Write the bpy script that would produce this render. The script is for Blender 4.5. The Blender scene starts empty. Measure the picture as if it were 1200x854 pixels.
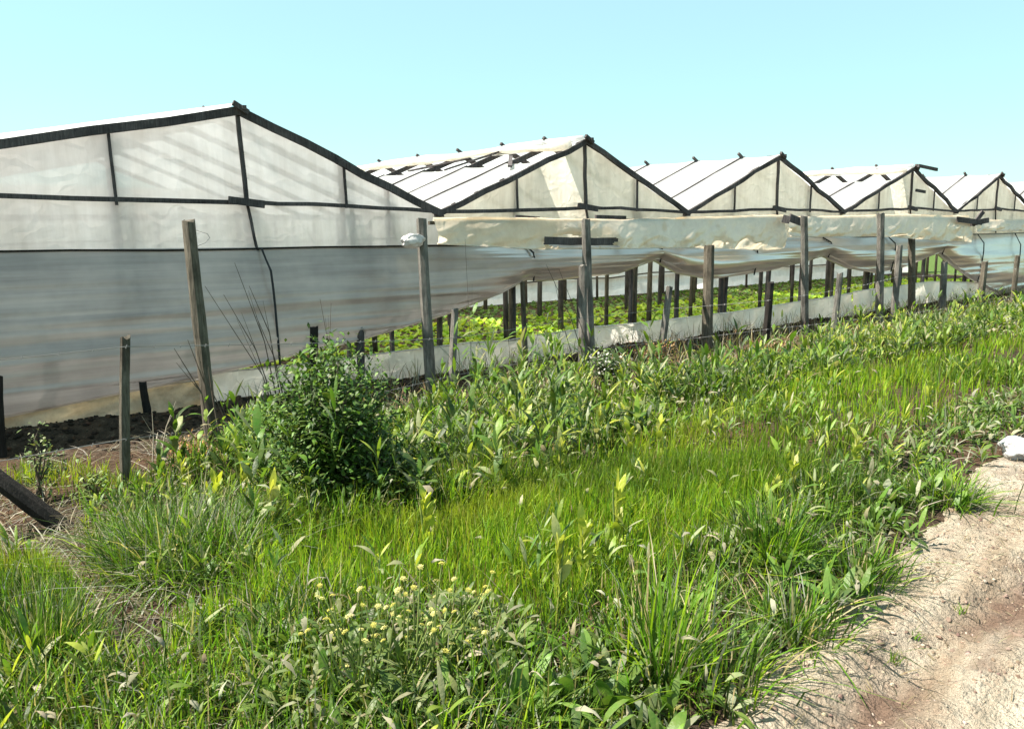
import bpy, math, random
import numpy as np
from mathutils import Vector

random.seed(7)
rng = np.random.default_rng(7)
SC = bpy.context.scene
COL = SC.collection

# ------------------------------------------------------------------ camera
F_PX, EYE_H = 900.0, 2.3                       # focal length in photo pixels, eye height above the greenhouse floor
YAW, PITCH = math.radians(52.53), math.atan(166 / 900)
cam_d = bpy.data.cameras.new('camera')
cam_d.sensor_width = 36.0
cam_d.lens = 36.0 * F_PX / 1200.0
cam_d.clip_start, cam_d.clip_end = 0.05, 3000
cam = bpy.data.objects.new('camera', cam_d)
COL.objects.link(cam)
cam.location = (0, 0, EYE_H)
cam.rotation_euler = (math.pi / 2 - PITCH, 0, YAW - math.pi / 2)
SC.camera = cam

# ------------------------------------------------------------------ sky, sun, exposure
SUN_EL, SUN_AZ = math.radians(57), math.radians(148)     # azimuth counted from +X towards +Y
w = bpy.data.worlds.new('World'); SC.world = w; w.use_nodes = True
nt = w.node_tree; nt.nodes.clear()
sky = nt.nodes.new('ShaderNodeTexSky'); sky.sky_type = 'NISHITA'; sky.sun_disc = False
sky.sun_elevation = SUN_EL; sky.sun_rotation = math.radians(90) - SUN_AZ
sky.air_density = 1.0; sky.dust_density = 0.6; sky.ozone_density = 1.0
tint = nt.nodes.new('ShaderNodeMix'); tint.data_type = 'RGBA'; tint.blend_type = 'MULTIPLY'
tint.inputs[0].default_value = 1.0; tint.inputs[7].default_value = (0.72, 0.98, 0.90, 1)
bg = nt.nodes.new('ShaderNodeBackground'); bg.inputs[1].default_value = 0.070
out = nt.nodes.new('ShaderNodeOutputWorld')
nt.links.new(sky.outputs[0], tint.inputs[6]); even = nt.nodes.new('ShaderNodeMix'); even.data_type = 'RGBA'; even.inputs[0].default_value = 0.5; even.inputs[7].default_value = (3.7, 5.7, 5.9, 1)
nt.links.new(tint.outputs[2], even.inputs[6]); nt.links.new(even.outputs[2], bg.inputs[0]); nt.links.new(bg.outputs[0], out.inputs[0])
sd = bpy.data.lights.new('sun', 'SUN'); sd.energy = 5.0; sd.angle = math.radians(0.5); sd.color = (1.0, 0.94, 0.84)
sun = bpy.data.objects.new('sun', sd); COL.objects.link(sun)
SUN = Vector((math.cos(SUN_EL) * math.cos(SUN_AZ), math.cos(SUN_EL) * math.sin(SUN_AZ), math.sin(SUN_EL)))
sun.rotation_euler = SUN.to_track_quat('Z', 'Y').to_euler()
sun.location = SUN * 60
vs = SC.view_settings
vs.view_transform = 'Standard'; vs.look = 'None'; vs.gamma = 1.0; vs.use_curve_mapping = False
vs.exposure = 1.55
SC.cycles.use_denoising = True
SC.cycles.max_bounces = 10; SC.cycles.diffuse_bounces = 5; SC.cycles.transmission_bounces = 6; SC.cycles.transparent_max_bounces = 12

# ------------------------------------------------------------------ photo pixel <-> world
_F = np.array([math.cos(YAW) * math.cos(PITCH), math.sin(YAW) * math.cos(PITCH), -math.sin(PITCH)])
_R = np.array([math.sin(YAW), -math.cos(YAW), 0.0])
_U = np.cross(_R, _F)
_E = np.array([0, 0, EYE_H])
def ray(u, v): return _F * F_PX + _R * (u - 600) + _U * (427 - v)
def onZ(u, v, z):
    d = ray(u, v); return _E + d * ((z - EYE_H) / d[2])
def onY(u, v, Y):
    d = ray(u, v); return _E + d * (Y / d[1])
def proj(x, y, z):
    q = np.stack([np.asarray(x, float), np.asarray(y, float), np.asarray(z, float) - EYE_H], -1)
    zz = q @ _F
    zs = np.where(zz > 0.05, zz, 0.05)
    return 600 + F_PX * (q @ _R) / zs, 427 - F_PX * (q @ _U) / zs, zz

# ------------------------------------------------------------------ noise
def vnoise(x, y, seed=0):
    x = np.asarray(x, float); y = np.asarray(y, float)
    xi = np.floor(x).astype(np.int64); yi = np.floor(y).astype(np.int64)
    fx = x - xi; fy = y - yi
    fx = fx * fx * (3 - 2 * fx); fy = fy * fy * (3 - 2 * fy)
    def h(a, b):
        n = (a * 374761393 + b * 668265263 + seed * 1274126177) & 0xFFFFFFFF
        n = ((n ^ (n >> 13)) * 1274126177) & 0xFFFFFFFF
        return ((n ^ (n >> 16)) & 0xFFFFFF) / float(0xFFFFFF)
    a = h(xi, yi); b = h(xi + 1, yi); c = h(xi, yi + 1); d = h(xi + 1, yi + 1)
    return (a * (1 - fx) + b * fx) * (1 - fy) + (c * (1 - fx) + d * fx) * fy - 0.5
def fbm(x, y, seed=0, o=4):
    s = 0; a = 1.0
    for k in range(o):
        s = s + a * vnoise(np.asarray(x) * 2 ** k, np.asarray(y) * 2 ** k, seed + k * 17); a *= 0.5
    return s
def sstep(a, b, x):
    t = np.clip((np.asarray(x, float) - a) / (b - a), 0, 1); return t * t * (3 - 2 * t)

# ------------------------------------------------------------------ ground shape
D = 9.89                                        # the greenhouse front stands on the line Y = D
PATH_Z = 0.65
def edge(X): return 1.07 + 0.157 * np.clip(X, -12, 28)      # where the dirt path meets the verge
def ground_z(X, Y):
    X = np.asarray(X, float); Y = np.asarray(Y, float)
    e = edge(X)
    k = sstep(0, 1, (Y - e - 0.6) / np.maximum(7.5 - e - 0.6, 0.5))
    z = PATH_Z * (1 - k)
    z = z + 0.10 * fbm(X * 0.5, Y * 0.5, 3) * sstep(0.0, 1.5, Y - e) * (1 - sstep(8.5, 9.5, Y))
    bank = np.exp(-((Y - 9.35) / 0.33) ** 2) * (0.16 + 0.10 * vnoise(X * 0.9, 0 * X, 5))
    z = z + bank
    z = z + 0.06 * fbm(X * 4, Y * 4, 9) * sstep(8.2, 9.0, Y) * (1 - sstep(9.75, 9.9, Y))
    z = z + 0.04 * sstep(9.8, 10.1, Y)
    return z
def on_ground(u, v):
    d = ray(u, v); d = d / np.linalg.norm(d)
    t = 0.5
    while t < 80:
        P = _E + d * t
        if P[2] <= float(ground_z(P[0], P[1])): break
        t += 0.02
    return P

# ------------------------------------------------------------------ mesh helpers
def mesh_np(name, V, T, mats, colors=None, smooth=False, mat_idx=None):
    """V (n,3), T (m,3) or (m,4) index array -> mesh"""
    me = bpy.data.meshes.new(name)
    V = np.asarray(V, np.float32); T = np.asarray(T, np.int32)
    k = T.shape[1]
    me.vertices.add(len(V)); me.vertices.foreach_set('co', V.ravel())
    me.loops.add(T.size); me.loops.foreach_set('vertex_index', T.ravel())
    me.polygons.add(len(T)); me.polygons.foreach_set('loop_start', np.arange(0, T.size, k, dtype=np.int32))
    me.polygons.foreach_set('loop_total', np.full(len(T), k, np.int32))
    if smooth: me.polygons.foreach_set('use_smooth', np.ones(len(T), bool))
    for m in (mats if isinstance(mats, (list, tuple)) else [mats]): me.materials.append(m)
    if mat_idx is not None: me.polygons.foreach_set('material_index', np.asarray(mat_idx, np.int32))
    if colors is not None:
        a = me.attributes.new('Col', 'FLOAT_COLOR', 'POINT')
        c = np.ones((len(V), 4), np.float32); c[:, :3] = colors
        a.data.foreach_set('color', c.ravel())
    me.update(calc_edges=True); me.validate()
    return me
def link(name, me, parent=None, loc=None, rot=None, scale=None):
    o = bpy.data.objects.new(name, me); COL.objects.link(o)
    if parent is not None: o.parent = parent
    if loc is not None: o.location = loc
    if rot is not None: o.rotation_euler = rot
    if scale is not None: o.scale = scale
    return o
def tag(o, label, cat, group=None):
    o['label'] = label; o['category'] = cat
    if group: o['group'] = group
    return o
def thing(name, label, cat, loc=(0, 0, 0), group=None):
    o = bpy.data.objects.new(name, None); COL.objects.link(o); o.location = loc; o.empty_display_size = 0.2
    return tag(o, label, cat, group)
class MB:
    def __init__(s): s.v = []; s.f = []
    def grid(s, P, skip=None):
        n, m = P.shape[:2]; b = len(s.v)
        s.v += [tuple(p) for p in P.reshape(-1, 3)]
        for i in range(n - 1):
            for j in range(m - 1):
                if skip is not None and skip[i, j]: continue
                s.f.append((b + i * m + j, b + (i + 1) * m + j, b + (i + 1) * m + j + 1, b + i * m + j + 1))
        return s
    def beam(s, p, q, w, h, wob=0.0, up=(0, 0, 1), segs=1):
        p = Vector(p); q = Vector(q); d = (q - p).normalized(); u = Vector(up)
        if abs(d.dot(u)) > 0.95: u = Vector((0, 1, 0))
        a = d.cross(u).normalized(); c = a.cross(d).normalized()
        b = len(s.v)
        for k in range(segs + 1):
            t = k / segs; m = p.lerp(q, t)
            if 0 < k < segs: m = m + a * random.uniform(-wob, wob) + c * random.uniform(-wob, wob)
            for sa, sc_ in ((-1, -1), (1, -1), (1, 1), (-1, 1)):
                j = 1 + random.uniform(-.06, .06)
                s.v.append(tuple(m + a * (sa * w / 2 * j) + c * (sc_ * h / 2 * j)))
        for k in range(segs):
            for i in range(4):
                s.f.append((b + k * 4 + i, b + k * 4 + (i + 1) % 4, b + k * 4 + 4 + (i + 1) % 4, b + k * 4 + 4 + i))
        s.f.append((b + 3, b + 2, b + 1, b)); e = b + segs * 4
        s.f.append((e, e + 1, e + 2, e + 3)); return s
    def tube(s, pts, radii, n=6, cap=True):
        b = len(s.v); K = len(pts)
        pts = [Vector(p) for p in pts]
        for k, p in enumerate(pts):
            d = (pts[min(k + 1, K - 1)] - pts[max(k - 1, 0)]).normalized()
            u = Vector((0, 0, 1)) if abs(d.z) < 0.9 else Vector((1, 0, 0))
            a = d.cross(u).normalized(); c = a.cross(d)
            for i in range(n):
                t = 2 * math.pi * i / n
                s.v.append(tuple(p + (a * math.cos(t) + c * math.sin(t)) * radii[k]))
        for k in range(K - 1):
            for i in range(n):
                s.f.append((b + k * n + i, b + k * n + (i + 1) % n, b + (k + 1) * n + (i + 1) % n, b + (k + 1) * n + i))
        if cap:
            s.f.append(tuple(b + i for i in reversed(range(n)))); s.f.append(tuple(b + (K - 1) * n + i for i in range(n)))
        return s
    def mesh(s, name, mat, smooth=False):
        me = bpy.data.meshes.new(name); me.from_pydata(s.v, [], s.f); me.materials.append(mat)
        if smooth: me.polygons.foreach_set('use_smooth', np.ones(len(me.polygons), bool))
        me.update(); return me
    def obj(s, name, mat, parent=None, smooth=False): return link(name, s.mesh(name, mat, smooth), parent)

# ------------------------------------------------------------------ materials
class NT:
    def __init__(s, name):
        s.m = bpy.data.materials.new(name); s.m.use_nodes = True; s.t = s.m.node_tree; s.t.nodes.clear()
        s.out = s.n('ShaderNodeOutputMaterial')
    def n(s, typ, **kw):
        x = s.t.nodes.new(typ)
        for k, v in kw.items(): setattr(x, k, v)
        return x
    def l(s, a, b): s.t.links.new(a, b)
    def coord(s, which='Object', scale=(1, 1, 1)):
        c = s.n('ShaderNodeTexCoord'); mp = s.n('ShaderNodeMapping'); mp.inputs['Scale'].default_value = scale
        s.l(c.outputs[which], mp.inputs[0]); return mp.outputs[0]
    def pos(s, scale=(1, 1, 1)):
        c = s.n('ShaderNodeNewGeometry'); mp = s.n('ShaderNodeMapping'); mp.inputs['Scale'].default_value = scale
        s.l(c.outputs['Position'], mp.inputs[0]); return mp.outputs[0]
    def noise(s, vec, scale, detail=5, rough=0.6, dist=0):
        x = s.n('ShaderNodeTexNoise'); x.inputs['Scale'].default_value = scale; x.inputs['Detail'].default_value = detail
        x.inputs['Roughness'].default_value = rough; x.inputs['Distortion'].default_value = dist
        if vec is not None: s.l(vec, x.inputs['Vector'])
        return x.outputs['Fac']
    def ramp(s, fac, stops):
        r = s.n('ShaderNodeValToRGB'); e = r.color_ramp.elements
        while len(e) < len(stops): e.new(0.5)
        for i, (p, c) in enumerate(stops):
            e[i].position = p; e[i].color = (*c, 1) if len(c) == 3 else c
        s.l(fac, r.inputs[0]); return r.outputs[0]
    def mix(s, fac, a, b, mode='MIX'):
        x = s.n('ShaderNodeMix', data_type='RGBA', blend_type=mode)
        for inp, v in ((x.inputs[0], fac), (x.inputs[6], a), (x.inputs[7], b)):
            if isinstance(v, (int, float)): inp.default_value = v
            elif isinstance(v, tuple): inp.default_value = (*v, 1)
            else: s.l(v, inp)
        return x.outputs[2]
    def bump(s, h, strength, dist=0.01, nrm=None):
        x = s.n('ShaderNodeBump'); x.inputs['Strength'].default_value = strength; x.inputs['Distance'].default_value = dist
        s.l(h, x.inputs['Height'])
        if nrm is not None: s.l(nrm, x.inputs['Normal'])
        return x.outputs[0]
    def sock(s, inp, v):
        if v is None: return
        if isinstance(v, (int, float)): inp.default_value = v
        elif isinstance(v, tuple): inp.default_value = (*v, 1) if len(inp.default_value) == 4 else v
        else: s.l(v, inp)
    def bsdf(s, col, rough=0.8, nrm=None, spec=0.3):
        b = s.n('ShaderNodeBsdfPrincipled'); s.sock(b.inputs['Base Color'], col); s.sock(b.inputs['Roughness'], rough)
        b.inputs['Specular IOR Level'].default_value = spec
        if nrm is not None: s.l(nrm, b.inputs['Normal'])
        return b.outputs[0]
    def mixs(s, fac, a, b):
        x = s.n('ShaderNodeMixShader'); s.sock(x.inputs[0], fac); s.l(a, x.inputs[1]); s.l(b, x.inputs[2]); return x.outputs[0]
    def done(s, sh): s.l(sh, s.out.inputs[0]); return s.m

def film(name, col, dirt, dirt_amt, transl, clear, streak=(0.7, 0.7, 0.08), gloss=0.12, rough=0.35, tcol=None, bump=0.25, crinkle=0.0, csc=5.0):
    """greenhouse polythene: diffuse + light let through + a little clear + a sheen, dirt in streaks"""
    t = NT(name); p = t.pos(streak)
    a = t.noise(p, 7.0, 6, 0.65); b = t.noise(t.pos(), 1.3, 4, 0.6)
    k = t.ramp(t.mix(0.5, a, b), [(0.40, (0, 0, 0)), (0.68, (1, 1, 1))])
    kk = t.mix(1.0, k, (dirt_amt,) * 3, 'MULTIPLY')
    c = t.mix(kk, col, dirt)
    tc = t.mix(kk, tcol or col, dirt)
    nrm = t.bump(t.noise(t.pos((1, 1, 0.5)), 14, 4, 0.6), bump, 0.02)
    if crinkle:
        vo = t.n('ShaderNodeTexVoronoi', feature='DISTANCE_TO_EDGE'); vo.inputs['Scale'].default_value = csc
        wv = t.n('ShaderNodeVectorMath', operation='ADD'); nz = t.n('ShaderNodeTexNoise'); nz.inputs['Scale'].default_value = 2.5; t.l(t.pos(), nz.inputs['Vector'])
        t.l(t.pos((1, 1, 1.4)), wv.inputs[0]); t.l(nz.outputs['Color'], wv.inputs[1]); t.l(wv.outputs[0], vo.inputs['Vector'])
        mn = t.n('ShaderNodeMath', operation='MINIMUM'); t.l(vo.outputs['Distance'], mn.inputs[0]); mn.inputs[1].default_value = .22
        nrm = t.bump(mn.outputs[0], crinkle, .12, nrm)
    d = t.n('ShaderNodeBsdfDiffuse'); t.l(c, d.inputs[0]); t.l(nrm, d.inputs['Normal'])
    tr = t.n('ShaderNodeBsdfTranslucent'); t.l(tc, tr.inputs[0]); t.l(nrm, tr.inputs['Normal'])
    s = t.mixs(transl, d.outputs[0], tr.outputs[0])
    tp = t.n('ShaderNodeBsdfTransparent'); tp.inputs[0].default_value = (0.95, 0.95, 0.95, 1)
    s = t.mixs(clear, s, tp.outputs[0])
    g = t.n('ShaderNodeBsdfGlossy'); g.inputs['Roughness'].default_value = rough; g.inputs[0].default_value = (1, .92, .84, 1); t.l(nrm, g.inputs['Normal'])
    fr = t.n('ShaderNodeLayerWeight'); fr.inputs[0].default_value = 0.25
    f2 = t.n('ShaderNodeMath', operation='MULTIPLY_ADD'); t.l(fr.outputs['Fresnel'], f2.inputs[0]); f2.inputs[1].default_value = gloss * 2; f2.inputs[2].default_value = 0.01 + gloss * .25
    return t.done(t.mixs(f2.outputs[0], s, g.outputs[0]))

M = {}
M['film_gable'] = film('film_gable', (.86, .81, .79), (.52, .47, .43), .7, .68, .11, tcol=(.95, .92, .90), gloss=.07, crinkle=.22, csc=1.6)
M['film_gable_old'] = film('film_gable_old', (.80, .74, .63), (.46, .40, .30), .7, .62, .04, tcol=(.90, .84, .71), gloss=.05, crinkle=.2, csc=2.4)
M['film_roof'] = film('film_roof', (.80, .80, .80), (.46, .44, .41), .6, .64, .13, streak=(.25, 1.4, .25), tcol=(.95, .95, .94), gloss=.05, crinkle=.15, csc=2.0)
M['film_curtain'] = film('film_curtain', (.48, .41, .38), (.20, .168, .158), .8, .42, .02, streak=(.05, .05, 1.5), tcol=(.53, .485, .46), gloss=.24, rough=.28, bump=.10)  # grey tone stands in for shade; dirt streaks also for lit creases
M['film_awning'] = film('film_awning', (.95, .79, .60), (.64, .47, .29), .55, .60, .01, streak=(.6, .6, .5), tcol=(.97, .86, .68), gloss=.10, bump=.2, crinkle=.2, csc=3.0)
M['film_skirt'] = film('film_skirt', (.94, .89, .82), (.54, .43, .31), .5, .68, .01, streak=(.8, .8, .3), tcol=(.97, .93, .85), gloss=.06, bump=.3, crinkle=.25, csc=3.5)
M['film_stained'] = film('film_stained', (.84, .68, .48), (.34, .21, .10), .9, .5, .01, streak=(.7, .7, .6), tcol=(.80, .62, .38), bump=.6)
M['film_white'] = film('film_white', (.62, .61, .60), (.34, .32, .3), .6, .35, .06, streak=(1, 1, 1), gloss=.3, bump=.5, crinkle=.45, csc=9)

def wood(name, dark, light, sc=1.0):
    t = NT(name); p = t.coord('Object', (18 * sc, 18 * sc, 1.6 * sc))
    a = t.noise(p, 3.0, 8, 0.7, 0.6); b = t.noise(t.pos(), 3.0, 4, .6)
    c = t.ramp(a, [(0.28, dark), (0.72, light)])
    c = t.mix(t.ramp(b, [(.42, (0, 0, 0)), (.7, (.7, .7, .7))]), c, tuple(x * .45 for x in dark))
    return t.done(t.bsdf(c, .9, t.bump(a, .8, .02), .15))
M['wood_dark'] = wood('wood_dark', (.040, .034, .034), (.16, .14, .135))
M['wood_post'] = wood('wood_post', (.045, .035, .026), (.22, .19, .145))
M['wood_grey'] = wood('wood_grey', (.07, .062, .055), (.30, .275, .24))
M['wood_black'] = wood('wood_black', (.012, .010, .009), (.05, .042, .036))
def plain(name, col, rough=.8, spec=.3, var=.3, sc=8):
    t = NT(name); k = t.noise(t.pos(), sc, 4)
    c = t.mix(k, tuple(x * (1 - var) for x in col), tuple(min(1, x * (1 + var)) for x in col))
    return t.done(t.bsdf(c, rough, None, spec))
M['wire'] = plain('wire', (.20, .19, .18), .5, .5)
M['rope'] = plain('rope', (.03, .03, .032), .8)
M['twig'] = plain('twig', (.10, .075, .055), .9)
M['twig_pale'] = plain('twig_pale', (.34, .29, .22), .9)

def leafmat(name, transl=.35, rough=.45, attr=True, col=(.1, .2, .03), var=0.25, spec=.4):
    t = NT(name)
    if attr:
        a = t.n('ShaderNodeAttribute', attribute_name='Col'); c = a.outputs['Color']
    else:
        oi = t.n('ShaderNodeObjectInfo')
        c = t.mix(oi.outputs['Random'], tuple(x * (1 - var) for x in col), tuple(x * (1 + var) for x in col))
    k = t.noise(t.pos(), 30, 3)
    c = t.mix(t.ramp(k, [(.35, (0, 0, 0)), (.75, (.35, .35, .35))]), c, (.20, .19, .06))
    b = t.bsdf(c, rough, t.bump(t.noise(t.pos(), 60, 3), .3, .01), spec)
    tr = t.n('ShaderNodeBsdfTranslucent'); t.l(t.mix(1.0, c, (1.25, 1.25, .65), 'MULTIPLY'), tr.inputs[0])
    return t.done(t.mixs(transl, b, tr.outputs[0]))
M['grass'] = leafmat('grass', .48, .5, spec=.25)
M['leaf'] = leafmat('leaf', .42, .45, spec=.35)
M['bushleaf'] = leafmat('bushleaf', .22, .5, spec=.3)
M['dry'] = leafmat('dry', .15, .8, spec=.2)

# soil / verge ground
t = NT('verge_soil')
n1 = t.noise(t.pos(), 1.1, 6, .65); n2 = t.noise(t.pos(), 14, 7, .7); n3 = t.noise(t.pos((1, 1, 1)), 60, 4, .6)
c = t.ramp(n2, [(.3, (.022, .016, .011)), (.55, (.062, .044, .030)), (.78, (.16, .12, .082))])
c = t.mix(t.ramp(n1, [(.45, (0, 0, 0)), (.62, (.6, .6, .6))]), c, (.115, .062, .036))
sx = t.n('ShaderNodeSeparateXYZ'); t.l(t.pos(), sx.inputs[0]); gr = t.n('ShaderNodeMath', operation='GREATER_THAN'); t.l(sx.outputs[0], gr.inputs[0]); gr.inputs[1].default_value = 36
gr2 = t.n('ShaderNodeMath', operation='GREATER_THAN'); t.l(sx.outputs[1], gr2.inputs[0]); gr2.inputs[1].default_value = 21
mx = t.n('ShaderNodeMath', operation='MAXIMUM'); t.l(gr.outputs[0], mx.inputs[0]); t.l(gr2.outputs[0], mx.inputs[1])
c = t.mix(mx.outputs[0], c, t.ramp(n2, [(.3, (.045, .08, .018)), (.7, (.11, .16, .04))]))
M['soil'] = t.done(t.bsdf(c, .95, t.bump(n3, .9, .02, t.bump(n2, .9, .05)), .1))
# sandy path
t = NT('path_earth')
v = t.n('ShaderNodeVectorRotate', rotation_type='Z_AXIS'); v.inputs['Angle'].default_value = -math.atan(.157)
t.l(t.pos(), v.inputs['Vector'])
mp = t.n('ShaderNodeMapping'); mp.inputs['Scale'].default_value = (.12, 2.6, 1); t.l(v.outputs[0], mp.inputs[0])
n1 = t.noise(mp.outputs[0], 1.6, 6, .62, .4); n2 = t.noise(t.pos(), 9, 8, .72); n3 = t.noise(t.pos(), 90, 9, .85)
c = t.ramp(n1, [(.36, (.27, .202, .138)), (.48, (.39, .325, .242)), (.62, (.46, .40, .315))])
c = t.mix(t.ramp(n2, [(.34, (.7, .7, .7)), (.48, (0, 0, 0))]), c, (.38, .27, .19))
att = t.n('ShaderNodeAttribute', attribute_name='Col')
c = t.mix(att.outputs['Fac'], c, (.15, .095, .068))
c = t.mix(t.ramp(n3, [(.30, (.8, .8, .8)), (.46, (0, 0, 0))]), c, (.20, .14, .10))
n4 = t.noise(t.pos(), 34, 4, .65)
M['path'] = t.done(t.bsdf(c, .95, t.bump(n4, 1.0, .05, t.bump(n2, .8, .04)), .1))
M['clod'] = plain('clod', (.16, .115, .088), .95, .1, .5, 25)
M['clod_pale'] = plain('clod_pale', (.33, .25, .185), .95, .1, .4, 25)

# ------------------------------------------------------------------ ground and path
def grid_mesh(name, xs, ys, zf, mat, colf=None):
    X, Y = np.meshgrid(xs, ys, indexing='ij'); Z, = (zf(X, Y),)
    V = np.stack([X, Y, Z], -1).reshape(-1, 3); n, m = X.shape
    i = np.arange(n - 1)[:, None] * m + np.arange(m - 1)[None]
    T = np.stack([i, i + m, i + m + 1, i + 1], -1).reshape(-1, 4)
    return mesh_np(name, V, T, mat, None if colf is None else colf(X, Y).reshape(-1, 1).repeat(3, 1), True)
xs = np.concatenate([np.linspace(-600, -14, 22), np.arange(-12, 32, .11), np.linspace(33, 700, 26)])
ys = np.concatenate([np.linspace(-500, -12, 16), np.arange(-10, 1, .4), np.arange(1, 10.4, .09), np.arange(10.6, 21, .4), np.linspace(23, 900, 26)])
def gz(X, Y):
    z = ground_z(X, Y); return z - 0.10 * (1 - sstep(-0.25, 0.1, Y - edge(X)))
g = link('ground', grid_mesh('ground', xs, ys, gz, M['soil'])); g['kind'] = 'structure'

def rut(X, t):
    """relief of the track: two tyre ruts with lugs, a crumbly ridge between path middle and verge"""
    wob = .10 * vnoise(X * .7, 0 * X, 31)
    tt = t + wob - .76 + .125 * np.clip(X, 0, 8)
    d = -.040 * np.exp(-((tt + .78) / .13) ** 2) + .022 * np.exp(-((tt + .60) / .07) ** 2) + .025 * np.exp(-((tt + .98) / .08) ** 2)
    d = d - .05 * np.exp(-((tt + 2.3) / .2) ** 2)
    lug = np.maximum(0, np.sin((X * 1.0 + np.abs(tt + .78) * 1.4) * 2 * math.pi / .16)) * np.exp(-((tt + .78) / .12) ** 2)
    return d + .016 * lug
def path_wet(X, Y):
    t = Y - edge(X); wob = .10 * vnoise(X * .7, 0 * X, 31)
    k = np.exp(-((t + wob - .76 + .125 * np.clip(X, 0, 8) + .84) / .15) ** 2) * sstep(-.3, .25, fbm(X * 1.3, Y * 2.5, 71, 4)) * 1.1
    return np.clip(k + .45 * sstep(.12, .5, fbm(X * 3, Y * 5, 72, 3)), 0, .95)
def pz(X, T):
    Y = edge(X) + T
    z = PATH_Z + 1.1 * rut(X, T) + .018 * fbm(X * 1.6, Y * 2.2, 41) + .012 * fbm(X * 11, Y * 13, 42) + .012 * fbm(X * 30, Y * 30, 43, 2)
    cl = np.exp(-((T + .62) / .28) ** 2); z = z + cl * .05 * np.maximum(0, vnoise(X * 13, Y * 13, 44)) * 2
    return z - .10 * sstep(.02, .42, T)
px = np.concatenate([np.linspace(-60, -3, 60), np.arange(-2.9, .9, .06), np.arange(.9, 8, .021), np.arange(8.05, 20, .1), np.linspace(20.5, 90, 60)])
pt = np.concatenate([np.linspace(-4.6, -2.2, 30), np.arange(-2.15, .45, .021)])
X, T = np.meshgrid(px, pt, indexing='ij'); Z = pz(X, T); Y = edge(X) + T
n_, m_ = X.shape; i = np.arange(n_ - 1)[:, None] * m_ + np.arange(m_ - 1)[None]
wet = path_wet(X, Y)
o = link('dirt_path', mesh_np('dirt_path', np.stack([X, Y, Z], -1).reshape(-1, 3), np.stack([i, i + m_, i + m_ + 1, i + 1], -1).reshape(-1, 4), M['path'], wet.reshape(-1, 1).repeat(3, 1), True))
o['kind'] = 'structure'
def path_z(x, y): return float(pz(np.array([[x]]), np.array([[y - float(edge(x))]]))[0, 0])

# ------------------------------------------------------------------ greenhouses
BAYS = [  # left valley, apex, right valley, heights, vent open, words
    dict(l=-2.4, a=3.30, r=6.18, zl=2.42, za=3.72, zr=2.44, vent=False, label='nearest greenhouse bay with a wide grey plastic gable and no neighbour before it'),
    dict(l=6.18, a=9.08, r=11.74, zl=2.44, za=3.71, zr=2.48, vent=True, label='second greenhouse bay, its roof vent open below the rolled ridge plastic'),
    dict(l=11.74, a=14.62, r=17.29, zl=2.48, za=3.73, zr=2.55, vent=False, label='middle greenhouse bay with closed white roof and yellowed gable, third from the near end'),
    dict(l=17.29, a=20.5, r=23.2, zl=2.55, za=3.74, zr=2.60, vent=True, label='fourth greenhouse bay, a loose board sticking out at its ridge and vent open'),
    dict(l=23.2, a=25.8, r=28.7, zl=2.60, za=3.75, zr=2.62, vent=False, label='farthest full greenhouse gable in view, with closed white roof'),
    dict(l=28.7, a=31.4, r=34.2, zl=2.62, za=3.76, zr=2.62, vent=False, label='last greenhouse bay, only a sliver of white roof at the picture edge'),
]
YB = 19.2
RY = [D + .02, 10.75, 12.0, 13.5, 15.1, 16.9, YB]       # rafter stations
def roof_pt(b, side, f, Y):
    """f 0 at the valley, 1 at the ridge"""
    x0, z0 = (b['l'], b['zl']) if side < 0 else (b['r'], b['zr'])
    return np.array([x0 + (b['a'] - x0) * f, Y, z0 + (b['za'] - z0) * f])
def panel(b, side, f0, f1, y0, y1, mat, parent, name='roof_panel', sag=.03, nf=7, ny=6, lift=.045):
    P = np.zeros((nf, ny, 3)); sd_ = random.randint(0, 999)
    for i in range(nf):
        for j in range(ny):
            f = f0 + (f1 - f0) * i / (nf - 1); y = y0 + (y1 - y0) * j / (ny - 1)
            p = roof_pt(b, side, f, y)
            p[2] += lift - sag * math.sin(math.pi * j / (ny - 1)) + .02 * float(vnoise(f * 7, y * 3, sd_))
            P[i, j] = p
    return MB().grid(P).obj(name, mat, parent, True)
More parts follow.
